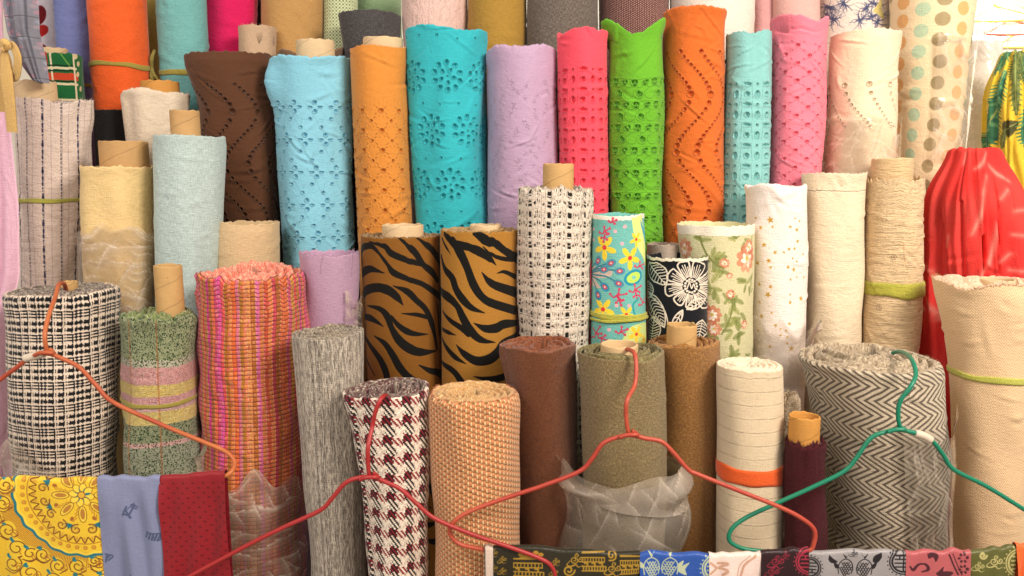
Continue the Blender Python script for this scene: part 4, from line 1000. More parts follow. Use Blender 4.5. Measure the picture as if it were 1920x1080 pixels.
def tiedye(r):
    c, w = cvroll(r, 'd64a44', .0010); f = zmap(r, 1440, 360, w); rs = random.Random(6)
    for _ in range(40): c.ell(rs.uniform(0, w), rs.uniform(0, c.h), rs.uniform(.02, .05), rs.uniform(.02, .06), rs.choice(['d9302f', 'ea4a44', 'e4403e']), rs.uniform(0, 3), soft=.02, alpha=.5)
    def streak(L, wd=7):
        P = [f(*p) for p in L]; c.line(P, [wd * .9 * .0005, wd * .0006, wd * .9 * .0005], 'ec8a7c', 6, alpha=.5, soft=.006); c.line(P, [wd * .0001, wd * .0004, wd * .0001], 'eeb4a2', 6, alpha=.5, soft=.004)
    for L in ([(1000, 250), (990, 310)], [(1230, -10), (1200, 130), (1145, 240)], [(1300, 180), (1270, 350), (1235, 430), (1190, 490)], [(880, 400), (910, 445)], [(1370, 350), (1320, 400)], [(1390, 110), (1470, 95)], [(1380, 240), (1470, 250)], [(1370, 440), (1470, 450)], [(1330, 40), (1370, -10)],
              [(850, 650), (875, 660)], [(890, 600), (930, 690), (950, 730)], [(960, 640), (930, 720)], [(1070, -215), (1060, -160)], [(1290, -220), (1230, -160), (1160, -130)], [(1250, -90), (1220, 10)], [(1300, -150), (1340, -100), (1400, -60)]): streak(L, 11)
    return imgk(c)
def banana(r):
    c, w = cvroll(r, 'e8c93c', .0008); f = zmap(r, 1440, 0, w); rs = random.Random(3)
    def frond(x0, y0, x1, y1, wd, cc):
        P = [f(x0, y0), f(x1, y1)]; dx, dy = P[1][0] - P[0][0], P[1][1] - P[0][1]; L = math.hypot(dx, dy); ux, uy = dx / L, dy / L
        c.ell((P[0][0] + P[1][0]) / 2, (P[0][1] + P[1][1]) / 2, L / 2, wd * .00030, cc[0], math.atan2(dy, dx))
        for t in np.linspace(0, 1, 13):
            for sg in (-1, 1):
                b = wd * .00052 * (math.sin(PI * (t * .9 + .08)) ** .7); X, Y = P[0][0] + dx * t, P[0][1] + dy * t
                c.line([(X, Y), (X + ux * b * .5 - sg * uy * b, Y + uy * b * .5 + sg * ux * b)], [.0042, .0010], rs.choice(cc), 0)
        c.line(P, .0009, 'a9b865', 0)
    G = ['3f7a58', '4a8d64', '33684f', '6aa06c']; O = ['6e7b43', '5a6a3a', '7f8a4a']
    frond(1330, 240, 1215, 420, 50, G); frond(1290, 400, 1250, 640, 60, G); frond(1250, 560, 1220, 830, 70, G); frond(1440, 260, 1350, 440, 60, O); frond(1430, 260, 1480, 460, 60, O); frond(1380, 270, 1395, 640, 40, O)
    frond(1400, 690, 1310, 740, 40, ['4a4a2a', '5a5630']); frond(1320, 730, 1290, 830, 26, O); frond(1500, 560, 1450, 820, 60, G); frond(1230, 700, 1190, 830, 40, G); frond(1480, 300, 1560, 600, 60, G)
    return imgk(c)
def toile(r):
    c, w = cvroll(r, 'e6d8cc', .0007); f = zmap(r, 1440, 0, w); rs = random.Random(12)
    for cx, cy in ((345, 40), (370, 110), (560, 40), (590, 90), (430, 20), (620, 120), (520, 110), (330, 90), (600, 20)):
        for _ in range(30):
            a = rs.uniform(0, 6.3); L = rs.uniform(14, 80); b = a + rs.uniform(-.6, .6)
            c.line([f(cx, cy), f(cx + L * .5 * math.cos(a), cy + L * .5 * math.sin(a)), f(cx + L * math.cos(b), cy + L * math.sin(b))], [.0010, .0003], '4a5070', 4)
    c.poly([f(595, 60), f(640, -10), f(640, 40), f(650, 110)], 'cfc07a', 3)
    return imgk(c)

# ------------------------------------------------------------------ prints of the hanging cloths (own metres: x right, y down)
class Flat:
    def __init__(s, xL, yT, wpx, hpx, bgc, ox, oy, k, res=.0005):
        s.xL, s.yT, s.ox, s.oy, s.k = xL, yT, ox, oy, k; s.c = Cv(wpx * k, hpx * k, bgc, res)
    def f(s, x, y): return ((s.ox + x / 3 - s.xL) * s.k, (s.oy + y / 3 - s.yT) * s.k)
    def L(s, pts, w, c, n=6, **kw): s.c.line([s.f(*p) for p in pts], w * s.k / 3 if np.isscalar(w) else [q * s.k / 3 for q in w], c, n, **kw)
    def E(s, x, y, a, b, c, rot=0, **kw): s.c.ell(*s.f(x, y), a * s.k / 3, b * s.k / 3, c, rot, **kw)
    def P(s, pts, c, n=0, **kw): s.c.poly([s.f(*p) for p in pts], c, n, **kw)
    def spiral(s, x, y, r, a0, turns, w, c, sg=1):
        n = int(10 * turns) + 3; s.L([(x + r * (1 - .8 * t) * math.cos(a0 + sg * 2 * PI * turns * t), y + r * (1 - .8 * t) * math.sin(a0 + sg * 2 * PI * turns * t)) for t in np.linspace(0, 1, n)], w, c, 2)
K0 = 1.37 / 1500
def yellow_scarf():
    F = Flat(-30, 890, 230, 330, 'eec332', 0, 720, K0); OC, BR, TE, YL = 'b87c2a', '7a4a1c', '1f7484', 'f6d548'
    cx, cy, R0 = 455, 630, 378
    for q in range(300):
        a = 2 * PI * q / 300; F.L([(cx + 385 * math.cos(a), cy + 360 * math.sin(a)), (cx + 470 * math.cos(a), cy + 450 * math.sin(a))], 2.2, 'a8682a', 0)
    for rr, cc, w in ((385, TE, 9), (372, YL, 7)): F.L([(cx + (rr + 5 * math.cos(24 * a)) * math.cos(a), cy + (rr + 5 * math.cos(24 * a)) * .975 * math.sin(a)) for a in np.linspace(0, 2 * PI, 140)], w, cc, 2)
    F.E(cx, cy, 362, 350, 'efc735')
    for q in range(44):
        a = 2 * PI * q / 44; F.E(cx + 335 * math.cos(a), cy + 327 * math.sin(a), 13, 13, OC); F.E(cx + 335 * math.cos(a) - 1, cy + 327 * math.sin(a) - 1, 9, 9, 'd79c35')
    for q in range(40):
        a = 2 * PI * q / 40; F.L([(cx + 262 * math.cos(a - .07), cy + 262 * math.sin(a - .07)), (cx + 300 * math.cos(a), cy + 296 * math.sin(a)), (cx + 262 * math.cos(a + .07), cy + 262 * math.sin(a + .07))], 3.5, BR, 4); F.E(cx + 274 * math.cos(a), cy + 272 * math.sin(a), 15, 6, 'd9a23a', a)
    F.L([(cx + 310 * math.cos(a), cy + 303 * math.sin(a)) for a in np.linspace(0, 2 * PI, 90)], 3, OC, 2)
    for q in range(8):
        a = 2 * PI * q / 8; F.E(cx + 120 * math.cos(a), cy + 118 * math.sin(a), 52, 24, BR, a); F.E(cx + 120 * math.cos(a), cy + 118 * math.sin(a), 48, 20, YL, a); F.E(cx + 118 * math.cos(a), cy + 116 * math.sin(a), 34, 13, 'b98034', a)
        b = a + PI / 8; X, Y = cx + 195 * math.cos(b), cy + 190 * math.sin(b)
        for q2 in range(5):
            e = b + (q2 - 2) * .62; F.E(X + 17 * math.cos(e), Y + 17 * math.sin(e), 17, 6, TE, e)
        F.E(cx + 160 * math.cos(b), cy + 156 * math.sin(b), 14, 10, 'a8682a', b)
        for sg in (-1, 1):
            e = b + sg * .20; F.spiral(cx + 222 * math.cos(e), cy + 216 * math.sin(e), 34, b + PI, 1.3, 3.2, BR, sg); F.spiral(cx + 222 * math.cos(e), cy + 216 * math.sin(e), 26, b + PI, 1.0, 3, 'd9a23a', sg)
        for t in range(4): F.L([(cx + (76 + t * 22) * math.cos(b - .16), cy + (76 + t * 22) * math.sin(b - .16)), (cx + (100 + t * 24) * math.cos(b - .05), cy + (100 + t * 24) * math.sin(b - .05))], 2.6, OC, 0)
    for q in range(8):
        a = 2 * PI * q / 8 + .2; F.E(cx + 46 * math.cos(a), cy + 46 * math.sin(a), 27, 21, BR, a); F.E(cx + 46 * math.cos(a), cy + 46 * math.sin(a), 24, 18, YL, a); F.E(cx + 34 * math.cos(a + .39), cy + 34 * math.sin(a + .39), 17, 7, TE, a + .39)
    F.E(cx, cy, 22, 22, BR); F.E(cx, cy, 18, 18, 'e6b23a')
    rs = random.Random(2)
    for X, Y, s in ((30, 570, 60), (10, 680, 60), (20, 850, 70), (60, 960, 75), (130, 1000, 60), (200, 1010, 60), (290, 1070, 60), (400, 1075, 60), (520, 1060, 60), (30, 1060, 70), (500, 880 + 160, 40), (-40, 760, 60), (120, 1120, 70), (250, 1160, 70), (400, 1180, 70), (20, 1200, 70), (540, 1160, 60), (60, 1300, 70), (200, 1300, 70), (350, 1320, 70), (480, 1300, 60)):
        F.E(X, Y, s * .9, s * .7, 'efc938', rs.uniform(0, 3)); F.spiral(X, Y, s * .8, rs.uniform(0, 6), 1.5, 3.4, BR, rs.choice([-1, 1])); F.spiral(X + s * .5, Y + s * .3, s * .42, rs.uniform(0, 6), 1.4, 3.2, OC, rs.choice([-1, 1]))
        F.L([(X - s * .7, Y + s * .5), (X, Y + s * .85), (X + s * .8, Y + s * .4)], 3, BR, 5); F.E(X - s * .3, Y - s * .75, 15, 9, TE, rs.uniform(0, 3)); F.E(X - s * .2, Y - s * .6, 9, 9, '2a8390')
    return F
def blue_scarf():
    F = Flat(182, 890, 120, 330, '8289ab', 0, 720, K0); D = '4d5878'
    def mk(pts, w=4): F.L(pts, w, D, 0)
    # slanted lettering, as on the cloth
    mk([(683, 738), (745, 682)], 3); mk([(735, 690), (760, 712)], 4); mk([(700, 722), (722, 770)], 6); mk([(718, 748), (742, 700)], 5); mk([(690, 745), (712, 752)], 6); mk([(682, 752), (690, 735)], 5); mk([(728, 690), (750, 700)], 4); mk([(730, 705), (752, 722)], 4); mk([(705, 700), (690, 728)], 5)
    mk([(806, 858), (884, 872)], 4); mk([(815, 858), (800, 892)], 6); mk([(834, 862), (820, 900)], 6); mk([(818, 896), (836, 866)], 4); mk([(850, 866), (838, 905)], 6); mk([(868, 870), (852, 908)], 6); mk([(844, 888), (860, 890)], 4); mk([(880, 882), (866, 912)], 5); mk([(880, 882), (890, 900), (868, 914)], 5)
    mk([(560, 1000), (600, 1010)], 4); mk([(565, 1030), (590, 1005)], 5); mk([(575, 1040), (600, 1020)], 5); mk([(560, 1050), (570, 1000)], 5)
    mk([(690, 1130), (760, 1150)], 4); mk([(700, 1135), (690, 1170)], 6); mk([(720, 1140), (712, 1175)], 6); mk([(745, 1146), (735, 1180)], 6)
    return F
def red_scarf():
    F = Flat(296, 882, 130, 330, '8f1a24', 0, 720, K0); rs = random.Random(1)
    for j in range(24):
        for i in range(7): F.E(915 + i * 56 + (28 if j % 2 else 0) + rs.uniform(-4, 4), 560 + j * 30, 8, 5, '64111a', .5)
    return F
K1 = 1.40 / 1500
def shou(F, x, y, s, c):
    """round longevity emblem: ring, bars, studs"""
    F.L([(x + s * math.cos(a), y + s * math.sin(a)) for a in np.linspace(0, 2 * PI, 40)], s * .05, c, 2)
    F.L([(x + s * .82 * math.cos(a), y + s * .82 * math.sin(a)) for a in np.linspace(0, 2 * PI, 40)], s * .07, c, 2)
    for q in (-.45, -.15, .15, .45): F.L([(x - s * .62 * math.sqrt(1 - q * q), y + q * s), (x + s * .62 * math.sqrt(1 - q * q), y + q * s)], s * .055, c, 0)
    F.L([(x, y - s * .7), (x, y + s * .7)], s * .055, c, 0); F.L([(x - .3 * s, y - .45 * s), (x - .3 * s, y - .15 * s)], s * .05, c, 0); F.L([(x + .3 * s, y + .45 * s), (x + .3 * s, y + .15 * s)], s * .05, c, 0)
    for q in range(22):
        a = 2 * PI * q / 22; F.E(x + 1.16 * s * math.cos(a), y + 1.16 * s * math.sin(a), s * .055, s * .055, c)
def cloudy(F, x, y, s, c, seed=0):
    rs = random.Random(seed)
    F.spiral(x, y, s * .5, 0, 1.3, s * .07, c, 1); F.spiral(x + s * .8, y - s * .1, s * .4, PI, 1.2, s * .07, c, -1); F.spiral(x + s * .35, y - s * .55, s * .32, 1.6, 1.1, s * .06, c, 1)
    F.L([(x - s * .5, y + s * .1), (x - s * .9, y + s * .6), (x - s * .4, y + s * .8), (x + s * .2, y + s * .6), (x + s * .5, y + s * .9), (x + s * 1.1, y + s * .7)], [s * .04, s * .1, s * .03], c, 6)
def fish(F, x, y, s, c, sg=1, outline=True):
    for j in range(7):
        wd = (1 - abs(j - 2.5) / 5) * .5
        for i in range(-2, 3):
            if abs(i) * .22 < wd + .05: F.L([(x + sg * (i * .2 - .1 + .1 * (j % 2)) * s, y + j * .18 * s), (x + sg * (i * .2 + .1 * (j % 2)) * s, y + (j * .18 + .13) * s), (x + sg * (i * .2 + .1 + .1 * (j % 2)) * s, y + j * .18 * s)], s * .035, c, 4)
    F.L([(x - .5 * s, y + .9 * s), (x - .56 * s, y + .4 * s), (x - .4 * s, y - .05 * s), (x, y - .3 * s), (x + .42 * s, y - .05 * s), (x + .56 * s, y + .4 * s), (x + .5 * s, y + .9 * s)], s * .04, c, 5)
    F.P([(x - sg * .5 * s, y + .2 * s), (x - sg * .95 * s, y - .1 * s), (x - sg * .8 * s, y + .4 * s), (x - sg * .55 * s, y + .45 * s)], c, 3); F.P([(x, y - .3 * s), (x - sg * .25 * s, y - .75 * s), (x + sg * .1 * s, y - .5 * s), (x + sg * .25 * s, y - .8 * s)], c, 3)
def broc_gold():
    F = Flat(905, 1022, 300, 120, '2b2718', 960, 720, K1); G = 'a5812c'
    cloudy(F, 350, 990, 46, G, 1); cloudy(F, 560, 1040, 46, G, 2); F.spiral(320, 1050, 34, 0, 1.4, 5, G); F.spiral(560, 965, 30, 2, 1.3, 5, G, -1)
    for x0, x1, y0 in ((395, 520, 950), (10, 170, 985), (610, 720, 968)):
        for q in range(5): F.L([(x0, y0 + q * 26), (x1, y0 + q * 26)], 4, G, 0)
        for x in np.linspace(x0, x1, 9): F.L([(x, y0 + 26), (x, y0 + 52)], 3, G, 0); F.L([(x + 8, y0 + 78), (x + 8, y0 + 104)], 4, G, 0)
        for q in range(3): F.L([(x0 + 14 + q * (x1 - x0) / 3, y0 + 60), (x0 + 30 + q * (x1 - x0) / 3, y0 + 60), (x0 + 30 + q * (x1 - x0) / 3, y0 + 72)], 5, G, 0)
    for q in range(5): F.E(50 + q * 28, 960 - 12 * (q % 2), 16, 12, G)
    F.P([(20, 990), (95, 950), (175, 990)], G, 0)
    for x, y in ((-110, 950), (-60, 990), (-110, 1040), (-60, 1060), (230, 1060), (240, 1000)): cloudy(F, x, y, 26, G, 3)
    return F
def broc_blue():
    F = Flat(1198, 1022, 136, 120, '2c53a4', 960, 720, K1); G = 'b9c2a2'
    fish(F, 785, 1000, 80, G, 1); fish(F, 890, 1000, 80, G, -1); F.P([(930, 1040), (1000, 1005), (975, 1045), (985, 1080), (940, 1062)], G, 3); shou(F, 1150, 1040, 78, G)
    return F
def broc_white():
    F = Flat(1328, 1022, 104, 120, 'e9d2c8', 960, 720, K1); G = 'c89d86'
    F.L([(1120, 1010), (1150, 1040), (1120, 1070)], 7, G, 5); F.L([(1160, 1010), (1215, 1015), (1165, 1040), (1215, 1055), (1190, 1085)], 8, G, 5); F.L([(1290, 1085), (1310, 1020), (1370, 970)], 7, G, 5); F.L([(1270, 1085), (1285, 1020), (1340, 965)], 3, G, 5)
    return F
def broc_maroon():
    F = Flat(1425, 1022, 92, 120, '2b1519', 1440, 720, K1); G = '8c2438'
    cloudy(F, 40, 1000, 46, G, 1); cloudy(F, 20, 1060, 40, G, 3); cloudy(F, 95, 965, 26, G, 2); shou(F, 235, 1000, 76, 'a02c40')
    return F
def broc_silver():
    F = Flat(1513, 1022, 192, 120, '9a9596', 1440, 720, K1); G = '211d20'
    fish(F, 440, 1010, 74, G, 1); fish(F, 545, 1010, 74, G, -1); shou(F, 232, 1040, 66, G); shou(F, 765, 1000, 78, G); F.P([(345, 960), (370, 985), (395, 1005), (360, 1010), (340, 990)], G, 3); F.P([(640, 950), (600, 965), (590, 1000), (615, 1010), (640, 980)], G, 3)
    cloudy(F, 480, 955, 22, G, 1)
    return F
def broc_rose():
    F = Flat(1700, 1022, 124, 120, 'b25a5e', 1440, 720, K1); G = '4a2028'
    F.L([(800, 1030), (820, 1050), (850, 1020), (890, 1020), (905, 1050), (870, 1065)], [5, 10, 5, 10, 4], G, 6); F.P([(895, 955), (925, 950), (960, 965), (945, 1005), (930, 975), (905, 985)], G, 3); F.P([(960, 1060), (990, 1030), (985, 1065), (1000, 1080), (950, 1075)], G, 3); F.E(1000, 1075, 50, 18, G)
    F.L([(1020, 960), (1050, 1030), (1080, 1085)], 5, G, 5); F.L([(1040, 955), (1072, 1030), (1100, 1085)], 3, G, 5)
    for q in range(7): F.E(1100 + 22 * math.cos(q), 980 + 24 * math.sin(q), 9, 7, G, q); F.E(1105 + 20 * math.cos(q), 1050 + 20 * math.sin(q), 9, 7, G, q)
    return F
def broc_olive():
    F = Flat(1818, 1022, 90, 120, '5a5a2c', 1440, 720, K1); G = 'b7ad72'
    cloudy(F, 1180, 1030, 34, G, 1); cloudy(F, 1270, 1000, 44, G, 2); F.spiral(1210, 965, 22, 0, 1.2, 6, G); shou(F, 1425, 1010, 84, G)
    return F
# ------------------------------------------------------------------ build the rolls
KR = paper('kraft_card', 'c39a66'); KR2 = paper('pale_card', 'd9bd94'); KR3 = paper('ochre_card', 'c98f45', .2); KRY = paper('tan_card', 'c7a068')
OL = cloth('olive_elastic', 'a79a48', slub=.08, slubs=(100, 400), wr=0, weave=.003, fine=.0003, var=.05); YT = cloth('yellow_green_tie', 'b7b44a', wrs=60, wr=.001, wrst=(1, 6, 1), var=.08); LT = cloth('lime_elastic', 'c3c35a', wr=0, weave=.003, var=.05)
ORB = cloth('orange_ribbon', 'e8622c', wr=0, slubs=(80, 500), var=.05)
PW = plastic('clear_film', .06, .55, rough=.12); PB = plastic('milky_film', .17, .40, rough=.2); PM = plastic('fine_film', .11, .55, rough=.15); PF = plastic('folded_milky_film', .25, .50, rough=.22)
PX = plastic('bright_film', .13, .85, rough=.12)
B = {}
def hem(r):
    h = Cv(.1, r.vis + .02, [.4], .0007, 1); y = r.v(357); h.line([(0, y), (.1, y)], .0009, [1.], 0, soft=.001); h.line([(0, y + .0024), (.1, y + .0024)], .0008, [0.], 0, soft=.001)
    return dict(hgt=h, w=h.w, h=h.h, v0=0, hd=.003)
def crinklemarks(r):
    c, w = cvroll(r, 'e0c49a', .0006); f = zmap(r, 1440, 360, w)
    for x, y, q in ((708, 367, 11), (622, 650, 12), (795, 622, 9)):
        X, Y = f(x, y); c.ell(X, Y, q * .0005, q * .00045, '8a7260', ring=.0008, alpha=.7); c.line([(X - .002, Y), (X + .002, Y - .001)], .0006, '6e5a4a', 0, alpha=.7); c.line([(X, Y - .003), (X + .001, Y + .003)], .0005, '6e5a4a', 0, alpha=.6)
    c.line([f(765, 290), f(770, 390), f(790, 440)], .0005, 'b08a58', 5, alpha=.8); c.line([f(560, 660), f(610, 740), f(665, 820)], .0005, 'b08a58', 5, alpha=.7)
    return imgk(c)
def bl(nm, name, label, mat, edge=None, **k): B[nm] = SP[nm]; return SP[nm].build(name, label, mat, edge, **k)
# --- front row
T1 = imgk(glen())
bl('glen', 'tweed_roll', 'thick black and cream checked tweed roll behind the orange hanger at far left', cloth('black_check_tweed', '', hd=.001, wr=.001, fine=.0008, var=.08, **T1), edge_cloth('tweed_ends', '2a2725', 'd8c8b4', '7d7066', 260), turns=5, ridge=.012, core=(108, 146, 530, KRY), fringe=420, flen=.006, res=.005)
bl('plaid', 'checked_wool_roll', 'green, pink and yellow banded woollen roll with brown tube, between black check and orange rolls', cloth('banded_wool', '', wr=.001, wrs=14, fine=.0008, **plaid2(SP['plaid'])), edge_cloth('green_ends', '44582f', 'd9d2b0', '7b8a52', 300), turns=3, ridge=.010, core=(287, 342, 500, KRY), fringe=400, flen=.006, res=.004)
SP['plaid'].band('tie_band', 763, .0085, OL)
bl('boucle', 'boucle_roll', 'tall thick orange and pink striped boucle roll with open fuzzy top', cloth('orange_boucle', '', wr=.001, fine=.0008, **boucle(SP['boucle'])), edge_cloth('boucle_ends', 'd4603c', 'efcfa8', 'e08a78', 240), turns=5, ridge=.016, rin=.012, fringe=500, flen=.006, res=.004)
bl('grey', 'linen_roll', 'grey and cream streaked linen roll standing between the orange boucle and the houndstooth', cloth('grey_linen', '', slub=.06, var=.05, wr=.0003, fine=.0006, **heather()), edge_cloth('grey_ends', '4a433c', 'cfc0a8', '8a7e6e', 330), turns=6, ridge=.006, rin=.010, fringe=200, flen=.003)
bl('hound', 'houndstooth_roll', 'burgundy, black and cream large houndstooth roll behind the red hanger', cloth('houndstooth_wool', '', wr=.0006, fine=.0006, var=.06, **imgk(hound())), edge_cloth('houndstooth_ends', '6a2228', 'dccbb6', '5c4a46', 260), turns=4, ridge=.010, rin=.014, fringe=300, flen=.005, res=.004)
bl('basket', 'basketweave_roll', 'peach and tan basketweave upholstery roll right of the houndstooth', cloth('peach_basketweave', '', wr=.0003, fine=.0004, var=.06, slub=.05, **basket()), edge_cloth('basketweave_ends', 'a88a58', 'e3cd98', 'c99a66', 240), turns=5, ridge=.008, rin=.012, fringe=600, flen=.006, res=.004)
RU = cloth('rust_canvas', '7c4a2d', alt='5f361f', altf=.3, slubs=(90, 480), slub=.10, weave=.0026, wr=.0005, var=.14)
bl('rust', 'canvas_roll', 'dark rust brown canvas roll between the peach basketweave and the olive roll', RU, edge_cloth('rust_ends', '54291a', '9a5c3c'), turns=3, ridge=.010, rin=.016, fringe=160, flen=.003)
OV = cloth('olive_canvas', '947c52', alt='ac986c', altf=.3, slubs=(180, 430), slub=.10, weave=.0030, fine=.0007, wr=.0004, var=.10)
bl('olive', 'canvas_roll', 'olive green canvas roll with pale padding ring, foot in a milky bag', OV, edge_cloth('olive_ends', '5d5436', 'a59a70', '7c7049'), turns=6, ridge=.010, core=(1126, 1197, 652, paper('padding', 'd8b88a')), fringe=160, flen=.003, corelab='soft beige padding ring in the middle of the roll')
MU = cloth('mustard_canvas', '9a6a33', alt='b68448', altf=.3, slubs=(150, 430), slub=.10, weave=.0028, fine=.0006, wr=.0004, var=.12)
bl('mustard', 'canvas_roll', 'golden brown canvas roll with a torn brown tube, between olive and cream ribbed rolls', MU, edge_cloth('mustard_ends', '6d4822', 'c09055', '9a6a33'), turns=4, ridge=.009, core=(1250, 1307, 613, KRY), fringe=160, flen=.004)
bl('ribbed', 'ribbed_roll', 'cream horizontally ribbed roll tied with an orange ribbon', cloth('cream_ribbed', 'f2dcb8', slub=.05, wr=.0002, weave=.0024, fine=.0004, var=.03, **ribs(SP['ribbed'])), edge_cloth('cream_ends', 'd9c09a', 'f4e8d4'), turns=4, ridge=.006, rin=.012, fringe=80, flen=.002)
SP['ribbed'].band('ribbon', 900, .031, ORB, off=.0012, wav=.0004)
bl('maroon', 'towelling_roll', 'slim dark maroon towelling roll with a bare tan tube, in front of the herringbone', cloth('maroon_towelling', '5e2026', alt='42161c', altf=.4, slubs=(240, 700), slub=.22, fine=.0014, wr=.0008, wrs=40, var=.15, sheen=.03), edge_cloth('maroon_ends', '34121c', '6a2c3c'), core=(1479, 1539, 787, KR3), fringe=500, flen=.007)
bl('herring', 'herringbone_roll', 'very wide brown and cream herringbone tweed roll behind the green hanger', cloth('herringbone_tweed', '', wr=.0006, fine=.0007, var=.06, **imgk(herr())), edge_cloth('herringbone_ends', '6a5c4c', 'dccbb0', 'a8977e', 260), turns=6, ridge=.018, rin=.012, fringe=400, flen=.005, res=.005)
bl('flare', 'linen_roll', 'wide beige roll with flared frayed collar at the right edge', cloth('beige_herringbone', '', wr=.0005, fine=.0003, slub=.05, var=.05, **imgk(herr_fine())), edge_cloth('beige_ends', 'c79a78', 'f0dcc0'), core=(1834, 1906, 527, KR2), fringe=700, flen=.011, res=.005, turns=2, ridge=.008)
SP['flare'].band('tie_band', 716, .012, LT, off=.003)
bl('fluffy', 'fleece_roll', 'small fluffy beige fleece bundle wedged between cream ribbed roll and herringbone', cloth('beige_fleece', 'bfa98c', slubs=(150, 500), slub=.25, fine=.002, wr=.003, wrs=70, var=.2), res=.003, fringe=500, flen=.008)
# --- second row
bl('yellow', 'cotton_roll', 'pale yellow cotton roll with wide brown tube, lower part in clear wrap', cloth('pale_yellow_cotton', 'e8ca90', wr=.0010, var=.06), edge_cloth('yellow_ends', 'd0a860', 'f0d8a0'), core=(183, 278, 264, KR), fringe=150, flen=.004, res=.005)
bl('paleblue', 'cotton_roll', 'pale duck-egg blue cotton roll with narrow brown tube', cloth('duck_egg_cotton', 'b3c5c3', wr=.0008, var=.05, alt='bed2cd', altf=.4), core=(317, 374, 206, KR), fringe=150, flen=.003, res=.005)
bl('beige', 'cotton_roll', 'short plain beige cotton roll in front of the brown eyelet roll', cloth('beige_cotton', 'd6ba90', wr=.0008, var=.05), fringe=120, flen=.003, res=.005)
bl('lilac', 'cotton_roll', 'short lilac cotton roll beside the left tiger roll', cloth('lilac_cotton', 'b795ae', wr=.0003, var=.03), edge_cloth('lilac_ends', 'a98ba2', 'd8bccc'), fringe=600, flen=.004, res=.005)
bl('tigerL', 'tiger_print_roll', 'darker brown tiger stripe roll, left one of the tiger pair', cloth('brown_tiger', '', wr=.0002, var=.04, slub=.05, fine=.0002, sheen=.1, **tiger(SP['tigerL'], '84561f', TL)), edge_cloth('tiger_ends', '3d2a16', 'b58a4c'), turns=4, ridge=.004, core=(716, 794, 424, KR2), fringe=150, flen=.003, res=.005)
bl('tigerR', 'tiger_print_roll', 'golden tiger stripe roll, right one of the tiger pair', cloth('golden_tiger', '', wr=.0002, var=.04, slub=.05, fine=.0002, sheen=.1, **tiger(SP['tigerR'], 'a87630', TR)), edge_cloth('tiger_ends_pale', '6d4f26', 'd0a968'), turns=4, ridge=.004, core=(881, 940, 423, KR2), fringe=200, flen=.004, res=.005)
bl('openwork', 'openwork_roll', 'tall cream and black openwork knit roll with brown tube in the centre', cloth('openwork_knit', '', wr=.0012, fine=.0008, **openweave()), edge_cloth('openwork_ends', '1c1714', 'efe2d0'), turns=3, ridge=.010, core=(1018, 1076, 307, KRY), fringe=500, flen=.007, res=.0045)
bl('floral', 'printed_roll', 'turquoise roll with yellow flowers and pink sprigs, tied near its foot', cloth('turquoise_floral', '', wr=.0004, var=.03, slub=.04, **floral(SP['floral'])), edge_cloth('white_selvedge', 'e8dcc8', 'f8f0e2'), fringe=120, flen=.003, res=.005)
SP['floral'].band('tie_band', 596, .012, YT, off=.003, slope=.002); SP['floral'].band('tie_band', 603, .006, YT, off=.005, slope=-.002)
bl('blackfl', 'printed_roll', 'black roll with white outlined flower and leaves', cloth('black_floral', '', wr=.0002, var=.02, slub=.03, **blackfloral(SP['blackfl'])), edge_cloth('cream_selvedge', 'e4d4b8', 'f6ead6'), fringe=120, flen=.003, res=.005)
bl('sheer', 'sheer_roll', 'small pale grey sheer roll behind the black floral roll', cloth('grey_sheer', 'b8a898', wr=.0005), fringe=60, flen=.003)
bl('rosefl', 'printed_roll', 'sage green roll with coral roses and white selvedge', cloth('rose_floral', '', wr=.0003, var=.03, slub=.04, **rosefloral(SP['rosefl'])), edge_cloth('white_selvedge_rose', 'ead9bc', 'f8eedc'), fringe=120, flen=.003, res=.005)
bl('stars', 'printed_roll', 'white roll printed with small gold stars', cloth('gold_star_cotton', '', wr=.0008, var=.03, slub=.03, **starprint(SP['stars'])), fringe=60, flen=.002, res=.005)
bl('creamC', 'cotton_roll', 'plain cream cotton roll between the gold stars and the crinkled beige roll', cloth('cream_cotton', 'e9d7b8', wr=.0010, wrst=(1, 2.5, 1), var=.04, **hem(SP['creamC'])), fringe=200, flen=.003, res=.005)
bl('crinkle', 'crinkle_roll', 'crinkled beige roll with olive sash tied round it', cloth('beige_crinkle', 'dcc096', wr=.0030, wrs=26, wrst=(.6, 7, 1), var=.06, slub=.08, **crinklemarks(SP['crinkle'])), core=(1634, 1715, 297, cloth('inner_crinkle', 'd8b98c', wr=.0016, wrs=26, wrst=(1, 7, 1), var=.06)), corelab='inner end of the crinkled cloth standing proud', fringe=150, flen=.003, res=.004)
SP['crinkle'].band('sash', 545, .034, YT, off=.004, wav=.002)
bl('tiedye', 'draped_cloth', 'bright red tie-dyed cloth gathered in folds at right', cloth('red_tie_dye', '', wr=.0006, wrs=8, wrst=(3, .5, 1), var=.04, slub=.03, rough=1.0, spec=.0, sheen=.0, **tiedye(SP['tiedye'])), res=.004)
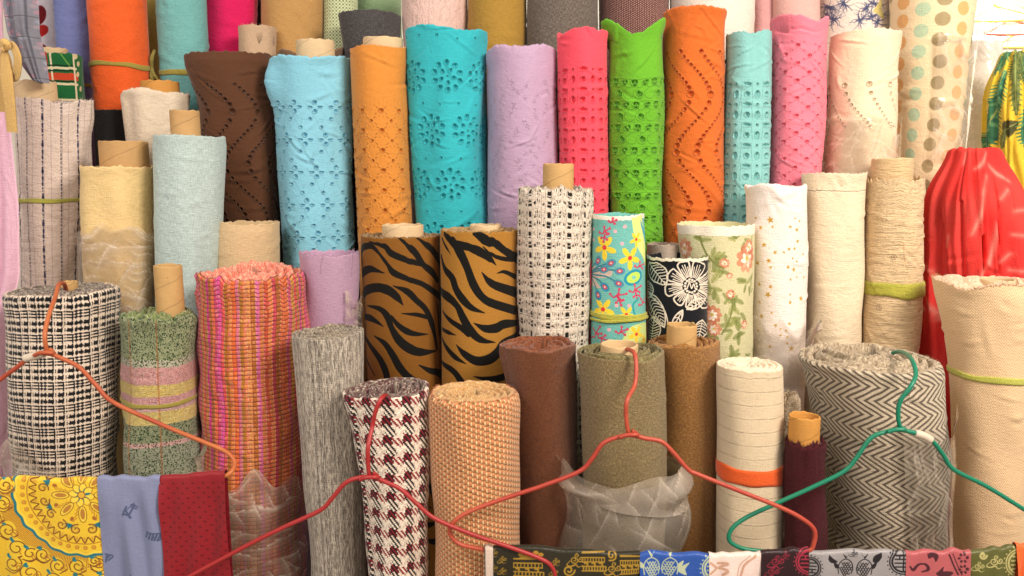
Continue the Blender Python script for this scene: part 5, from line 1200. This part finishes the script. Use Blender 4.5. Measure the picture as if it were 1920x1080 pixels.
# --- third row
bl('stripe', 'striped_roll', 'cream roll with dashed navy stripes and wide pale tube, far left', cloth('navy_dash_cotton', '', wr=.0016, wrs=30, wrst=(1, 2.5, 1), slub=.14, **dashes(SP['stripe'])), core=(24, 106, 150, KR2), fringe=300, flen=.007, res=.0045)
SP['stripe'].band('tie_band', 377, .010, LT, off=.003)
bl('blackD', 'cotton_roll', 'narrow black roll beside the dashed cream roll', cloth('black_cotton', '201f20', var=.1), fringe=60, flen=.004)
bl('offwhite', 'cotton_roll', 'off-white cotton roll behind the pale blue roll', cloth('off_white_cotton', 'dccbb4', wr=.0012, var=.05), core=(262, 336, 150, KR3), fringe=150, flen=.003, res=.005)
def ey(nm, mat, colr, kw, label, res=.0018, **k):
    bl(nm, 'eyelet_roll', label, cloth(mat, colr, var=k.pop('var', .05), slub=.06, wr=k.pop('wr', .0008), fine=.0003, **kw), res=res, fringe=120, flen=.003, **k)
ey('brown', 'brown_eyelet', '5c3a26', eye_chain(SP['brown'], 158, 430, 43, 36, 205, 105, 4.6, 2.0), 'dark chocolate brown eyelet cotton roll')
ey('skyblue', 'sky_blue_eyelet', '86c6dc', eye_flowers(SP['skyblue'], 200, 61.5, 39.5), 'light sky blue eyelet cotton roll with pale tube', core=(554, 627, 72, KR2))
ey('ochre', 'ochre_eyelet', 'd58a3c', eye_diag(SP['ochre'], 207, 37, 18.8, 3.6), 'ochre orange eyelet roll between sky blue and turquoise', core=(680, 755, 67, KR2))
ey('turq', 'turquoise_eyelet', '35b2bd', eye_clusters(SP['turq'], 142, 102, 72), 'strong turquoise eyelet cotton roll with flower clusters')
ey('lavender', 'lavender_embroidery', 'b99cb8', eye_sprigs(SP['lavender'], 150), 'lavender embroidered cotton roll with no holes')
ey('coral', 'coral_eyelet', 'ee5062', eye_grid(SP['coral'], 129, 38.2, 38), 'coral red eyelet roll between lavender and lime')
ey('lime', 'lime_eyelet', '67ad2b', eye_lime(SP['lime'], 153, 43, 38), 'lime green eyelet cotton roll')
ey('orange', 'orange_eyelet', 'd2692b', eye_chain(SP['orange'], 96, 450, 39.5, 34, 207, 75, 5.4, 1.9), 'tall deep orange eyelet roll with wavy chains of holes')
ey('aqua', 'aqua_eyelet', '86c2bf', eye_grid(SP['aqua'], 157, 38.5, 38), 'pale aqua eyelet roll between orange and pink')
ey('pink', 'pink_eyelet', 'f07f92', eye_pink(SP['pink'], 87, 32.4, 39.5), 'candy pink eyelet roll with diamond embroidery')
ey('cream', 'cream_eyelet', 'ecd8b8', eye_chain(SP['cream'], 158, 240, 40, 30, 230, 160, 3.4, 1.2), 'broad cream eyelet roll at upper right, under film at its foot')
# --- back row
bl('tartan', 'tartan_roll', 'green and red tartan roll with round tan tube end, upper left', cloth('green_tartan', '', var=.04, **tartan(SP['tartan'])), core=(70, 127, 88, KR2), res=.005)
bl('peri', 'cotton_roll', 'periwinkle blue roll left of the bright orange roll', cloth('periwinkle_cotton', '6f78ac', wr=.001), res=.007); SP['peri'].band('tie_band', 161, .009, OL)
bl('orangeB', 'cotton_roll', 'bright plain orange roll tied with olive elastic, upper left', cloth('bright_orange_cotton', 'e8622a', wr=.0008, var=.03), res=.007)
SP['orangeB'].band('tie_band', 121, .011, OL, off=.003, slope=.003)
kk = SP['orangeB']; p0 = kk.surf(np.array(R(72)), np.array(kk.v(122)), .006); p0 = p0.reshape(3)
for dx, dz, in ((.012, .045), (.004, -.045), (.016, -.03)): tube('tie_end', [p0, p0 + (dx * .4, -.008, dz * .5), p0 + (dx, -.004, dz)], [.004, .005, .003], OL, kk.root)
bl('ochresliver', 'cotton_roll', 'sliver of an olive ochre roll between bright orange and soft teal rolls', cloth('olive_ochre_cotton', '8f8040'), res=.01)
bl('blacksliver', 'cotton_roll', 'sliver of a black roll between magenta and tan rolls', cloth('deep_black_cotton', '1c1a1c'), res=.01)
bl('tealB', 'cotton_roll', 'soft teal plain roll tied near brown eyelet roll, at top', cloth('soft_teal_cotton', '74b2b0', wr=.0012), res=.007); SP['tealB'].band('tie_band', 136, .013, OL)
bl('magenta', 'cotton_roll', 'magenta pink plain roll at top, behind the chocolate brown eyelet', cloth('magenta_cotton', 'd81f5e', wr=.0012), res=.008)
bl('shortcream', 'cotton_roll', 'short pale pinkish beige roll behind the brown eyelet roll', cloth('pale_beige_cotton', 'c8aa8c', wr=.0004), res=.008, fringe=60)
bl('tan', 'cotton_roll', 'tan plain roll at top between magenta and green gingham', cloth('tan_cotton', 'bd925a', wr=.0008, var=.06), res=.008)
bl('brownbehind', 'cotton_roll', 'dusty brown roll edge showing behind the sky blue roll', cloth('dusty_brown_cotton', '7d6048', wr=.001), res=.008)
bl('gingham', 'gingham_roll', 'green small gingham roll at top, between tan and charcoal', cloth('green_gingham', '', **imgk(gingham('dbe0b8', 'a3b284'))), res=.008)
bl('sage', 'cotton_roll', 'sage green roll just visible above the charcoal denim', cloth('sage_cotton', '86a07a'), res=.01)
bl('charcoal', 'denim_roll', 'charcoal denim roll behind the ochre eyelet roll', cloth('charcoal_denim', '474446', alt='5a5654', altf=.3, slubs=(70, 420), slub=.12), edge_cloth('denim_ends', '6a6460', 'a39b92'), fringe=60, flen=.003, res=.007)
bl('palepink', 'crinkle_roll', 'pale pink crinkled roll at top, behind the turquoise eyelet', cloth('pale_pink_crinkle', 'e3c0b6', wr=.0022, wrs=60, wrst=(1.5, .6, 1), var=.05), res=.008)
bl('mustardB', 'cotton_roll', 'mustard yellow roll at top, behind the lavender roll', cloth('mustard_cotton', 'a9843a', wr=.0008, slub=.1), res=.008)
bl('mottled', 'linen_roll', 'dark grey mottled linen roll at top centre', cloth('mottled_linen', '5f564f', alt='8a7f74', altf=.25, slubs=(120, 900), slub=.2), res=.008)
bl('maroonB', 'knit_roll', 'dark maroon and pink flecked knit roll at top, behind the lime roll', cloth('flecked_knit', '', **imgk(knit('35181c', 'c89a8c'))), res=.008)
bl('whiteB', 'cotton_roll', 'wide white roll at top, behind the orange and aqua eyelets', cloth('white_cotton', 'e9dccf', wr=.0006), res=.008)
bl('dustyA', 'cotton_roll', 'narrow dusty pink roll at top, beside the white one', cloth('dusty_pink_cotton', 'd3a0a0'), res=.01)
bl('dustyB', 'cotton_roll', 'mid-width dusty rose roll at top, behind the candy pink eyelet', cloth('dusty_rose_cotton', 'dbb0a8', wr=.0006), res=.008)
bl('toile', 'toile_roll', 'cream roll with navy botanical line print at top right', cloth('navy_toile', '', **toile(SP['toile'])), res=.008)
bl('dots', 'polka_dot_roll', 'big cream roll with taupe, aqua and orange polka dots, partly in film', cloth('polka_dot_cotton', '', wr=.0012, wrs=9, var=.04, slub=.03, **dotprint(SP['dots'])), res=.005)
bl('plasticwhite', 'cotton_roll', 'white roll in plastic between polka dots and banana leaf cloth', cloth('bright_white_cotton', 'f4efe8', wr=.0008), res=.007)
bl('banana', 'draped_cloth', 'yellow cloth with green banana leaves hanging at the right edge', cloth('banana_leaf_print', '', wr=.0006, wrs=8, wrst=(3, .5, 1), rough=.6, **banana(SP['banana'])), res=.004)
bl('redbloom', 'printed_roll', 'white roll with dark red blooms in the top left corner', cloth('red_bloom_print', '', **(lambda c: ([c.ell(x, y, a, b, 'a8201f' if i % 2 else '6d1218', t) for i, (x, y, a, b, t) in enumerate([(.05, .12, .018, .026, .3), (.055, .16, .014, .02, 1), (.05, .21, .022, .018, .2), (.07, .24, .012, .03, .2), (.06, .30, .016, .02, 0)])], imgk(c))[1])(Cv(.13, .4, 'cfc6cc', .001))), res=.008)
# --- films
SP['yellow'].wrap(430, 600, -88, 80, PX, off=.004, amp=.009, seed=3, flare=.004, f0=13)
SP['stripe'].wrap(440, 560, 30, 100, PW, off=.012, amp=.012, seed=5, f0=13)
SP['lilac'].wrap(560, 640, 25, 95, PW, off=.004, amp=.008, seed=6)
SP['boucle'].wrap(905, 1150, -80, 88, PX, off=.006, amp=.010, seed=8, edge=.012, flare=.004, f0=12)
SP['stars'].wrap(610, 720, -60, 98, PM, off=.006, amp=.016, seed=9, flare=.016, f0=14)
SP['cream'].wrap(222, 330, -88, 88, PW, off=.005, amp=.008, seed=10, f0=14)
SP['dots'].wrap(70, 300, 8, 105, PX, off=.006, amp=.012, seed=11, edge=.02, f0=11)
SP['plasticwhite'].wrap(70, 300, -90, 90, PM, off=.004, amp=.014, seed=12, f0=12)
SP['herring'].wrap(790, 1080, 20, 98, PW, off=.005, amp=.009, seed=13, edge=.016, f0=11, flare=.010)
SP['glen'].wrap(860, 960, -100, -5, PM, off=.006, amp=.012, seed=14, flare=.012, edge=.02, f0=12)
SP['plaid'].wrap(840, 930, 40, 110, PM, off=.006, amp=.014, seed=15, flare=.012)
# milky bag round the foot of the olive roll
ov = SP['olive']; bag = empty('plastic_bag', (*ov.root.location[:2], ov.z1 - .4)); tag(bag, 'crumpled milky plastic bag pulled up round the olive roll', 'plastic bag')
def bagsheet(y0, y1, off, amp, flare, seed, f0, nm, edge=.012, fold=0, mt=None, taper=0):
    v0, v1 = ov.v(y0), ov.v(y1); th = np.linspace(-PI, PI, 340); v = np.linspace(v0, v1, int((v1 - v0) / .0024)); V, TH = np.meshgrid(v, th, indexing='ij')
    t = (V - v0) / (v1 - v0); e = Fld(seed, 5, 3, 9, .3)(TH, 0); c, cm = crumple(TH * ov.rmean, V, seed, f0, 9, True)
    side = np.abs(np.sin(TH)) ** 3 * np.clip(np.cos(TH) + .6, 0, 1) ** .5
    up = .040 * np.exp(-((TH + R(72)) / .30) ** 2) + .030 * np.exp(-((TH - R(76)) / .34) ** 2) + .006 * np.sin(3 * TH)
    lowc = crumple(TH * ov.rmean, V, seed + 9, 5, 6)
    o_ = off + amp * (c + 1) * .5 + .010 * (lowc + .6) + flare * side * (1 + .35 * np.sin(t * 8 + seed + TH)) + fold * np.exp(-((t - .45) / .25) ** 2)
    P = ov.surf(TH, V + (edge * e - up) * (1 - t) ** 1.5 + taper * np.sin(TH) * t, np.maximum(o_, .002))
    o = grid_obj(nm, P, np.stack([TH * ov.rmean, V], -1), mt or PB, bag); crease_attr(o, cm); return o
bagsheet(908, 1090, .003, .012, .028, 21, 15, 'bag_body')
bagsheet(905, 957,   .006, .013, .029, 22, 17, 'folded_rim', .008, .002, PF, taper=.014)
for nm, a, b in (('crinkle', 1640, 1714),):
    pass

# ------------------------------------------------------------------ hangers
def up(L): return [at(x, y, Y) for x, y, Y in L]
def hanger(label, mat, hook, neck, left, right, sleeve=None, r=.0040, smat=None):
    root = empty('clothes_hanger', at(*neck)); tag(root, label, 'clothes hanger', 'wire clothes hangers hooked on the rolls')
    tube('hook', up(hook), [r * .9] + [r] * 6, mat, root, 8, 12)
    tube('frame', up(left[::-1] + [neck] + right), r, mat, root, 8, 12)
    n = at(*neck)
    # the wire twisted round the neck
    tube('neck_twist', [n + q for q in np.array(((.001, .002, .008), (.007, .003, .003), (.010, -.004, .002), (.004, -.0095, .004), (-.010, -.0085, .003), (-.017, -.0070, .000), (-.021, -.006, -.002)))], r * .95, mat, root, 5, 10)
    if sleeve: tube('plastic_sleeve', up(sleeve), r * 1.8, smat, root, 6, 12)
    return root
OH = gloss('faded_orange_coating', 'c4703c', .48, .14, c2='ac452c'); RH = gloss('red_coating', 'a52a2a', .42, .12); OR2 = gloss('coral_coating', 'b9523a', .45, .14, c2='ad3a2c'); GH = gloss('green_coating', '0f7a5c', .38, .1); CL = gloss('clear_tube', 'd8c8b4', .25)
yA = -.10
hanger('faded orange wire hanger over the black check tweed, white sleeve near its neck', OH, [(88, 660, yA), (84, 628, yA), (92, 590, yA + .03), (104, 556, -.02), (110, 534, .02), (120, 532, .07), (124, 545, .10)], (90, 663, yA),
       [(60, 668, yA), (30, 690, yA), (0, 712, yA), (-60, 760, yA - .01), (-110, 830, yA - .03), (-100, 905, yA - .03), (0, 906, yA - .03), (100, 905, yA - .03)],
       [(118, 673, yA), (150, 690, yA), (180, 722, yA), (212, 754, yA), (300, 795, yA), (380, 828, yA), (425, 848, yA), (440, 868, yA - .01), (430, 888, yA - .03), (400, 897, yA - .03), (330, 902, yA - .03), (100, 905, yA - .03)],
       sleeve=[(46, 672, yA), (62, 668, yA), (82, 663, yA)], smat=CL)
yR = -.16
hanger('bright red wire hanger in front of the houndstooth roll', RH, [(692, 892, yR), (690, 868, yR), (690, 838, yR), (698, 800, yR + .02), (704, 772, -.14), (714, 748, -.135), (724, 742, -.10), (728, 752, -.07)], (698, 895, yR),
       [(668, 897, yR), (645, 908, yR), (622, 935, yR), (600, 957, yR), (540, 985, yR), (480, 1014, yR), (420, 1046, yR), (340, 1090, yR), (300, 1120, yR), (320, 1140, yR), (660, 1150, yR)],
       [(728, 906, yR), (752, 918, yR), (782, 945, yR), (815, 972, yR), (880, 1000, yR), (950, 1024, yR), (1010, 1046, yR), (1034, 1062, yR), (1040, 1085, yR), (1020, 1115, yR), (660, 1150, yR)])
yC = -.150
hanger('coral wire hanger hanging from the padded ring of the olive roll', OR2, [(1178, 812, yC), (1174, 780, yC), (1176, 750, yC), (1190, 722, yC + .03), (1193, 690, -.105), (1190, 664, -.088), (1180, 656, -.05), (1168, 656, -.01), (1160, 664, .0)], (1184, 816, yC),
       [(1158, 820, yC), (1130, 832, yC), (1110, 860, yC), (1086, 884, yC), (1020, 910, yC), (960, 930, yC), (890, 955, yC), (855, 975, yC), (843, 998, yC), (862, 1020, yC), (905, 1030, yC), (960, 1043, yC)],
       [(1210, 822, yC), (1240, 828, yC), (1262, 848, yC), (1290, 880, yC), (1310, 890, yC), (1400, 926, yC), (1460, 950, yC), (1500, 970, yC), (1526, 992, yC), (1526, 1018, yC), (1512, 1034, yC), (1440, 1046, yC), (1200, 1048, yC), (960, 1043, yC)])
yG = -.125
hanger('green wire hanger over the wide herringbone roll', GH, [(1688, 804, yG), (1684, 780, yG), (1688, 752, yG), (1708, 724, yG), (1717, 700, yG + .02), (1708, 672, yG + .06), (1690, 660, .03), (1672, 663, .07), (1664, 676, .08)], (1684, 806, yG),
       [(1660, 810, yG), (1632, 822, yG), (1606, 858, yG), (1582, 884, yG), (1520, 915, yG), (1460, 942, yG), (1400, 970, yG), (1372, 992, yG), (1368, 1014, yG), (1392, 1028, yG), (1432, 1034, yG), (1520, 1043, yG)],
       [(1716, 812, yG), (1745, 824, yG), (1768, 852, yG), (1788, 880, yG), (1850, 912, yG), (1920, 955, yG), (1970, 985, yG), (1985, 1015, yG), (1960, 1036, yG), (1700, 1046, yG), (1520, 1043, yG)],
       sleeve=[(1716, 812, yG), (1732, 817, yG), (1746, 825, yG)], smat=CL)
tube('hook_sleeve', up([(1674, 662, .068), (1666, 672, .076), (1660, 684, .08)]), .007, CL, None); tag(bpy.data.objects['hook_sleeve'], 'short clear rubber sleeve on the green hanger hook tip', 'sleeve')

# ------------------------------------------------------------------ cloths folded over the hanger bars
def hang(name, label, cat, F, xl, xr, ytl, ytr, Y, drop=.42, amp=.003, rough=.5, sheen=.2, group=None, seed=0, ragged=0, gr=.0, var=.04):
    m = cloth(name + '_' + label.split()[0] + '_cloth', '', wr=.0005, wrs=10, wrst=(3, .6, 1), var=var, slub=.05, rough=rough, sheen=sheen, spec=.35, fine=.0002, img=F.c, w=F.c.w, h=F.c.h, v0=0)
    nx = int((xr - xl) / 5) + 3; X = np.linspace(xl, xr, nx); k = F.k; rb = .007
    f = Fld(seed + 40, 6, 4, 10, .5); rows = []; uvr = []
    ds = [(-d, 1) for d in np.linspace(-.25, 0, 12)] + [(a, 0) for a in np.linspace(PI, 0, 9)] + [(d, 2) for d in np.linspace(0, drop, 40)[1:]]
    for q, typ in ds:
        r_, uu = [], []
        for x in X:
            t = (x - xl) / (xr - xl); yt = ytl + (ytr - ytl) * t + 1.6 * float(f(t * 4 + 2, 9)); p = at(x, yt + 7, Y); 
            s_ = 2.2 * amp * float(f(t * 3.0 + (q * 1.5 if typ == 2 else 0), (q if typ == 2 else 0) * 5)) 
            if typ == 1: pos = p + (0, 2 * rb, -q); v = (yt - F.yT) * k - .01 - q
            elif typ == 0: pos = p + (0, rb - rb * math.cos(q), rb * math.sin(q)); v = (yt - F.yT) * k + .006 - q * rb * .6
            else: pos = p + (0, s_ * min(1, q / .05) - .002 * min(1, q / .03), -q); v = (yt + 7 - F.yT) * k + q
            r_.append(pos); uu.append(((x - F.xL) * k - F.c.w / 2, v))
        rows.append(r_); uvr.append(uu)
    o = grid_obj(name, np.array(rows), np.array(uvr), m); tag(o, label, cat, group); return o
hang('scarf', 'yellow baroque scarf with round brown and teal medallion, bottom left', 'scarf', yellow_scarf(), -28, 183, 897, 896, -.138, seed=1, amp=.0015)
hang('scarf', 'dusty blue scarf with slanted dark lettering', 'scarf', blue_scarf(), 182, 299, 894, 892, -.139, seed=2, amp=.002)
hang('scarf', 'plain deep red dotted scarf, right end of the orange hanger bar', 'scarf', red_scarf(), 298, 421, 893, 884, -.137, seed=3, amp=.002)
for fn, xl, xr, y0, y1, lab in ((broc_gold, 925, 1200, 1025, 1037, 'black brocade with gold cloud scrolls'), (broc_blue, 1200, 1330, 1038, 1040, 'blue brocade with pale fish scales'), (broc_white, 1330, 1428, 1040, 1037, 'pinkish white brocade with tan emblem'), (broc_maroon, 1427, 1517, 1036, 1027, 'near-black maroon brocade with crimson emblem'),
                           (broc_silver, 1515, 1700, 1034, 1035, 'silver grey brocade with black fish'), (broc_rose, 1699, 1821, 1035, 1032, 'dusty rose brocade with dark swirls'), (broc_olive, 1820, 1906, 1032, 1024, 'olive green brocade with pale clouds')):
    hang('brocade', lab + ', folded along the bottom edge', 'brocade cloth', fn(), xl, xr, y0, y1, -.157 if xl < 1510 else -.132, seed=xl, amp=.0015, rough=.38, drop=.3, group='brocade cloths folded over the hanger bars')
def plainF(xl, yt, w, c): return Flat(xl, yt, w, 130, c, 0, 0, K1)
hang('brocade', 'orange cloth sliver at the bottom right corner', 'brocade cloth', plainF(1900, 1015, 100, 'e8672e'), 1906, 1975, 1023, 1018, -.133, seed=5, drop=.3, group='brocade cloths folded over the hanger bars')
hang('brocade', 'grey cloth edge with a cream label strip, left end of the brocades', 'brocade cloth', (lambda F: (F.c.poly([(.0055, 0), (.019, 0), (.019, .2), (.0075, .2)], 'd9c4b4'), F)[1])(plainF(904, 1015, 30, '57524a')), 908, 926, 1024, 1025, -.159, seed=6, drop=.3, amp=.0005, group='brocade cloths folded over the hanger bars')

# ------------------------------------------------------------------ hanging cloths at the upper left
def drape(name, label, cat, cols, Y, mat, nr=60, amp=.006, seed=1, folds=5):
    """cols: [(y, xl, xr)] outline of a hanging cloth"""
    ys = np.linspace(cols[0][0], cols[-1][0], nr); xl = np.interp(ys, [c[0] for c in cols], [c[1] for c in cols]); xr = np.interp(ys, [c[0] for c in cols], [c[2] for c in cols])
    nc = 34; f = Fld(seed, folds, 4, 14, .3); rows = []; uv = []
    for side in (0, 1):
        R_ = []; U_ = []
        for j, y in enumerate(ys):
            a, b = at(xl[j], y, Y), at(xr[j], y, Y); r_ = []; u_ = []
            for i in range(nc):
                t = i / (nc - 1); d = amp * float(f(t * PI, a[2] * 1.0)); p = a + (b - a) * t
                edge = .010 * math.sin(PI * t) ** .5
                r_.append(p + (0, d - edge if side == 0 else d + edge * .5, 0)); u_.append((t * .12 + .02 * math.sin(5 * t), (1.9 - a[2])))
            R_.append(r_); U_.append(u_)
        rows.append(np.array(R_)); uv.append(np.array(U_))
    P = np.concatenate([rows[0], rows[1][:, ::-1]], 1); U = np.concatenate([uv[0], uv[1][:, ::-1]], 1)
    P = np.concatenate([P, P[:, :1]], 1); U = np.concatenate([U, U[:, :1]], 1)
    o = grid_obj(name, P, U, mat); tag(o, label, cat); return o
def checkC():
    c = Cv(.12, .09, '8e8f9c', .0007, wrap=True); rs = random.Random(5)
    for _ in range(30): c.ell(rs.uniform(0, .12), rs.uniform(0, .09), .007, .004, rs.choice(['c893a4', 'a7aebc', 'b9a4b0']), alpha=.8, soft=.002)
    for x in (.02, .06, .1): c.line([(x, 0), (x, .09)], .0012, '545662', 0, alpha=.7)
    for y in (.02, .065): c.line([(0, y), (.12, y)], .0010, '5a5c60', 0, alpha=.7)
    return c
drape('hanging_cloth', 'grey and pink faded plaid cloth hanging in the top left corner', 'hanging cloth', [(-40, 0, 66), (60, 16, 70), (110, 34, 82), (150, 62, 88), (156, 74, 89)], .36, cloth('faded_plaid', '', wr=.002, wrs=14, wrst=(4, 1, 1), **imgk(checkC())), seed=4, amp=.008)
drape('hanging_cloth', 'pale lilac pink cloth hanging down the left edge', 'hanging cloth', [(-60, -60, 6), (60, -60, 8), (240, -60, 22), (380, -60, 34), (520, -60, 34), (600, -60, 12), (840, -60, 18), (1000, -60, 18)], .22, cloth('lilac_pink_cotton', 'e2b4c8', wr=.002, wrs=9, wrst=(3, .6, 1), var=.08), nr=90, seed=7, amp=.008)
# soft yellow ribbon tied in a loop
YR = cloth('yellow_ribbon', 'e8bd74', wr=.0008, wrs=20, wrst=(3, 1, 1), var=.05, weave=.002)
def strip(name, L, hw, Y0, mat, parent):
    C = catmull([at(x, y, Y0 + d) for x, y, d in L], 10); T = np.gradient(C, axis=0); S_ = np.cross(T, (0, 1, 0)); S_ /= np.linalg.norm(S_, axis=1)[:, None] + 1e-9
    w = np.interp(np.linspace(0, 1, len(C)), np.linspace(0, 1, len(hw)), hw); prof = [(-1, 0), (-.7, -.0022), (-.2, -.0008), (.3, -.0026), (.8, -.0012), (1, 0), (.5, .0012), (-.5, .0012), (-1, 0)]
    P = np.stack([C + S_ * (w * a)[:, None] + np.array((0, b, 0)) for a, b in prof], 1)
    s = np.concatenate([[0], np.cumsum(np.linalg.norm(np.diff(C, axis=0), axis=1))]); UV = np.stack(np.broadcast_arrays(np.array([p[0] * .01 for p in prof])[None], s[:, None]), -1)
    return grid_obj(name, P, UV, mat, parent)
rb = empty('ribbon_bow', at(10, 90, .17)); tag(rb, 'soft yellow ribbon looped in a bow on the left edge', 'ribbon')
strip('loop', [(8, 92, 0), (22, 84, -.012), (33, 108, -.02), (30, 142, -.012), (20, 140, .004), (14, 110, .01), (8, 96, .006)], [.007, .008, .009, .008, .006], .17, YR, rb)
strip('tail', [(8, 96, -.004), (12, 140, -.01), (18, 190, -.008), (23, 248, -.004)], [.008, .013, .012, .011], .165, YR, rb)
strip('tail', [(4, 96, 0), (6, 150, 0), (10, 210, 0)], [.008, .012, .015], .175, YR, rb)
strip('knot', [(0, 88, -.012), (8, 84, -.018), (15, 94, -.012)], [.011, .013, .009], .165, YR, rb)

# ------------------------------------------------------------------ floor, wall and what shows at the top right
def flat_mat(name, c, sc=6, rough=.8):
    t = NT(name); ob = t.n('ShaderNodeTexCoord').outputs['Object']; n = t.noise(ob, sc, 5, .6)
    hs = t.n('ShaderNodeHueSaturation'); hs.inputs['Color'].default_value = (*lin(c), 1); t.l(t.math('ADD', t.math('MULTIPLY', n, .4), .8), hs.inputs['Value'])
    t.l(hs.outputs[0], t.p.inputs['Base Color']); t.l(t.bump(n, .002), t.p.inputs['Normal']); t.p.inputs['Roughness'].default_value = rough; return t.m
g = np.array([[(x, y, 0) for x in np.linspace(-3.5, 4.5, 9)] for y in np.linspace(-3.2, 3, 8)]); tag(grid_obj('floor', g, g[..., :2] * 1.0, flat_mat('grey_floor', '8c8378'), flip=False), kind='structure')
g = np.array([[(x, 2.9, z) for x in np.linspace(-3.5, 4.5, 9)] for z in np.linspace(0, 3.2, 5)]); tag(grid_obj('wall', g, g[..., [0, 2]], flat_mat('cream_wall', 'efe8d8')), kind='structure')
gl = [gloss('yellow_plastic', 'f0d45a', .4), gloss('red_plastic', 'd85a48', .4), gloss('mint_plastic', 'a8dcd0', .4), gloss('white_plastic', 'f0ece6', .4)]
for i, (x, y, c, l) in enumerate(((1862, 10, 0, 'yellow blurred hanger, topmost at the top right corner'), (1892, 36, 1, 'red blurred hanger behind the banana leaf cloth'), (1910, 60, 0, 'lower yellow blurred hanger at the top right edge'), (1878, 62, 3, 'white blurred hanger at top right, above the white roll'), (1880, 24, 2, 'mint blurred hanger at the top right corner'), (1915, 20, 1, 'red blurred hanger at the right frame edge'))):
    Yh = 1.5 + .08 * i; o = tube('background_hanger', [at(x - 46, y + 26, Yh), at(x - 12, y + 6, Yh), at(x, y - 4, Yh), at(x + 14, y + 2, Yh), at(x + 60, y + 14, Yh), at(x + 70, y + 24, Yh), at(x, y + 28, Yh), at(x - 46, y + 27, Yh)], .008, gl[c], None, 5, 8); tag(o, l, 'clothes hanger', 'blurred hangers in the far background')
tube('hanging_rail', [(1.2, 2.1, 2.06), (2.0, 2.1, 2.06), (3.2, 2.1, 2.06)], .012, gl[3]); tag(bpy.data.objects['hanging_rail'], 'pale rail in the bright background at top right', 'rail')
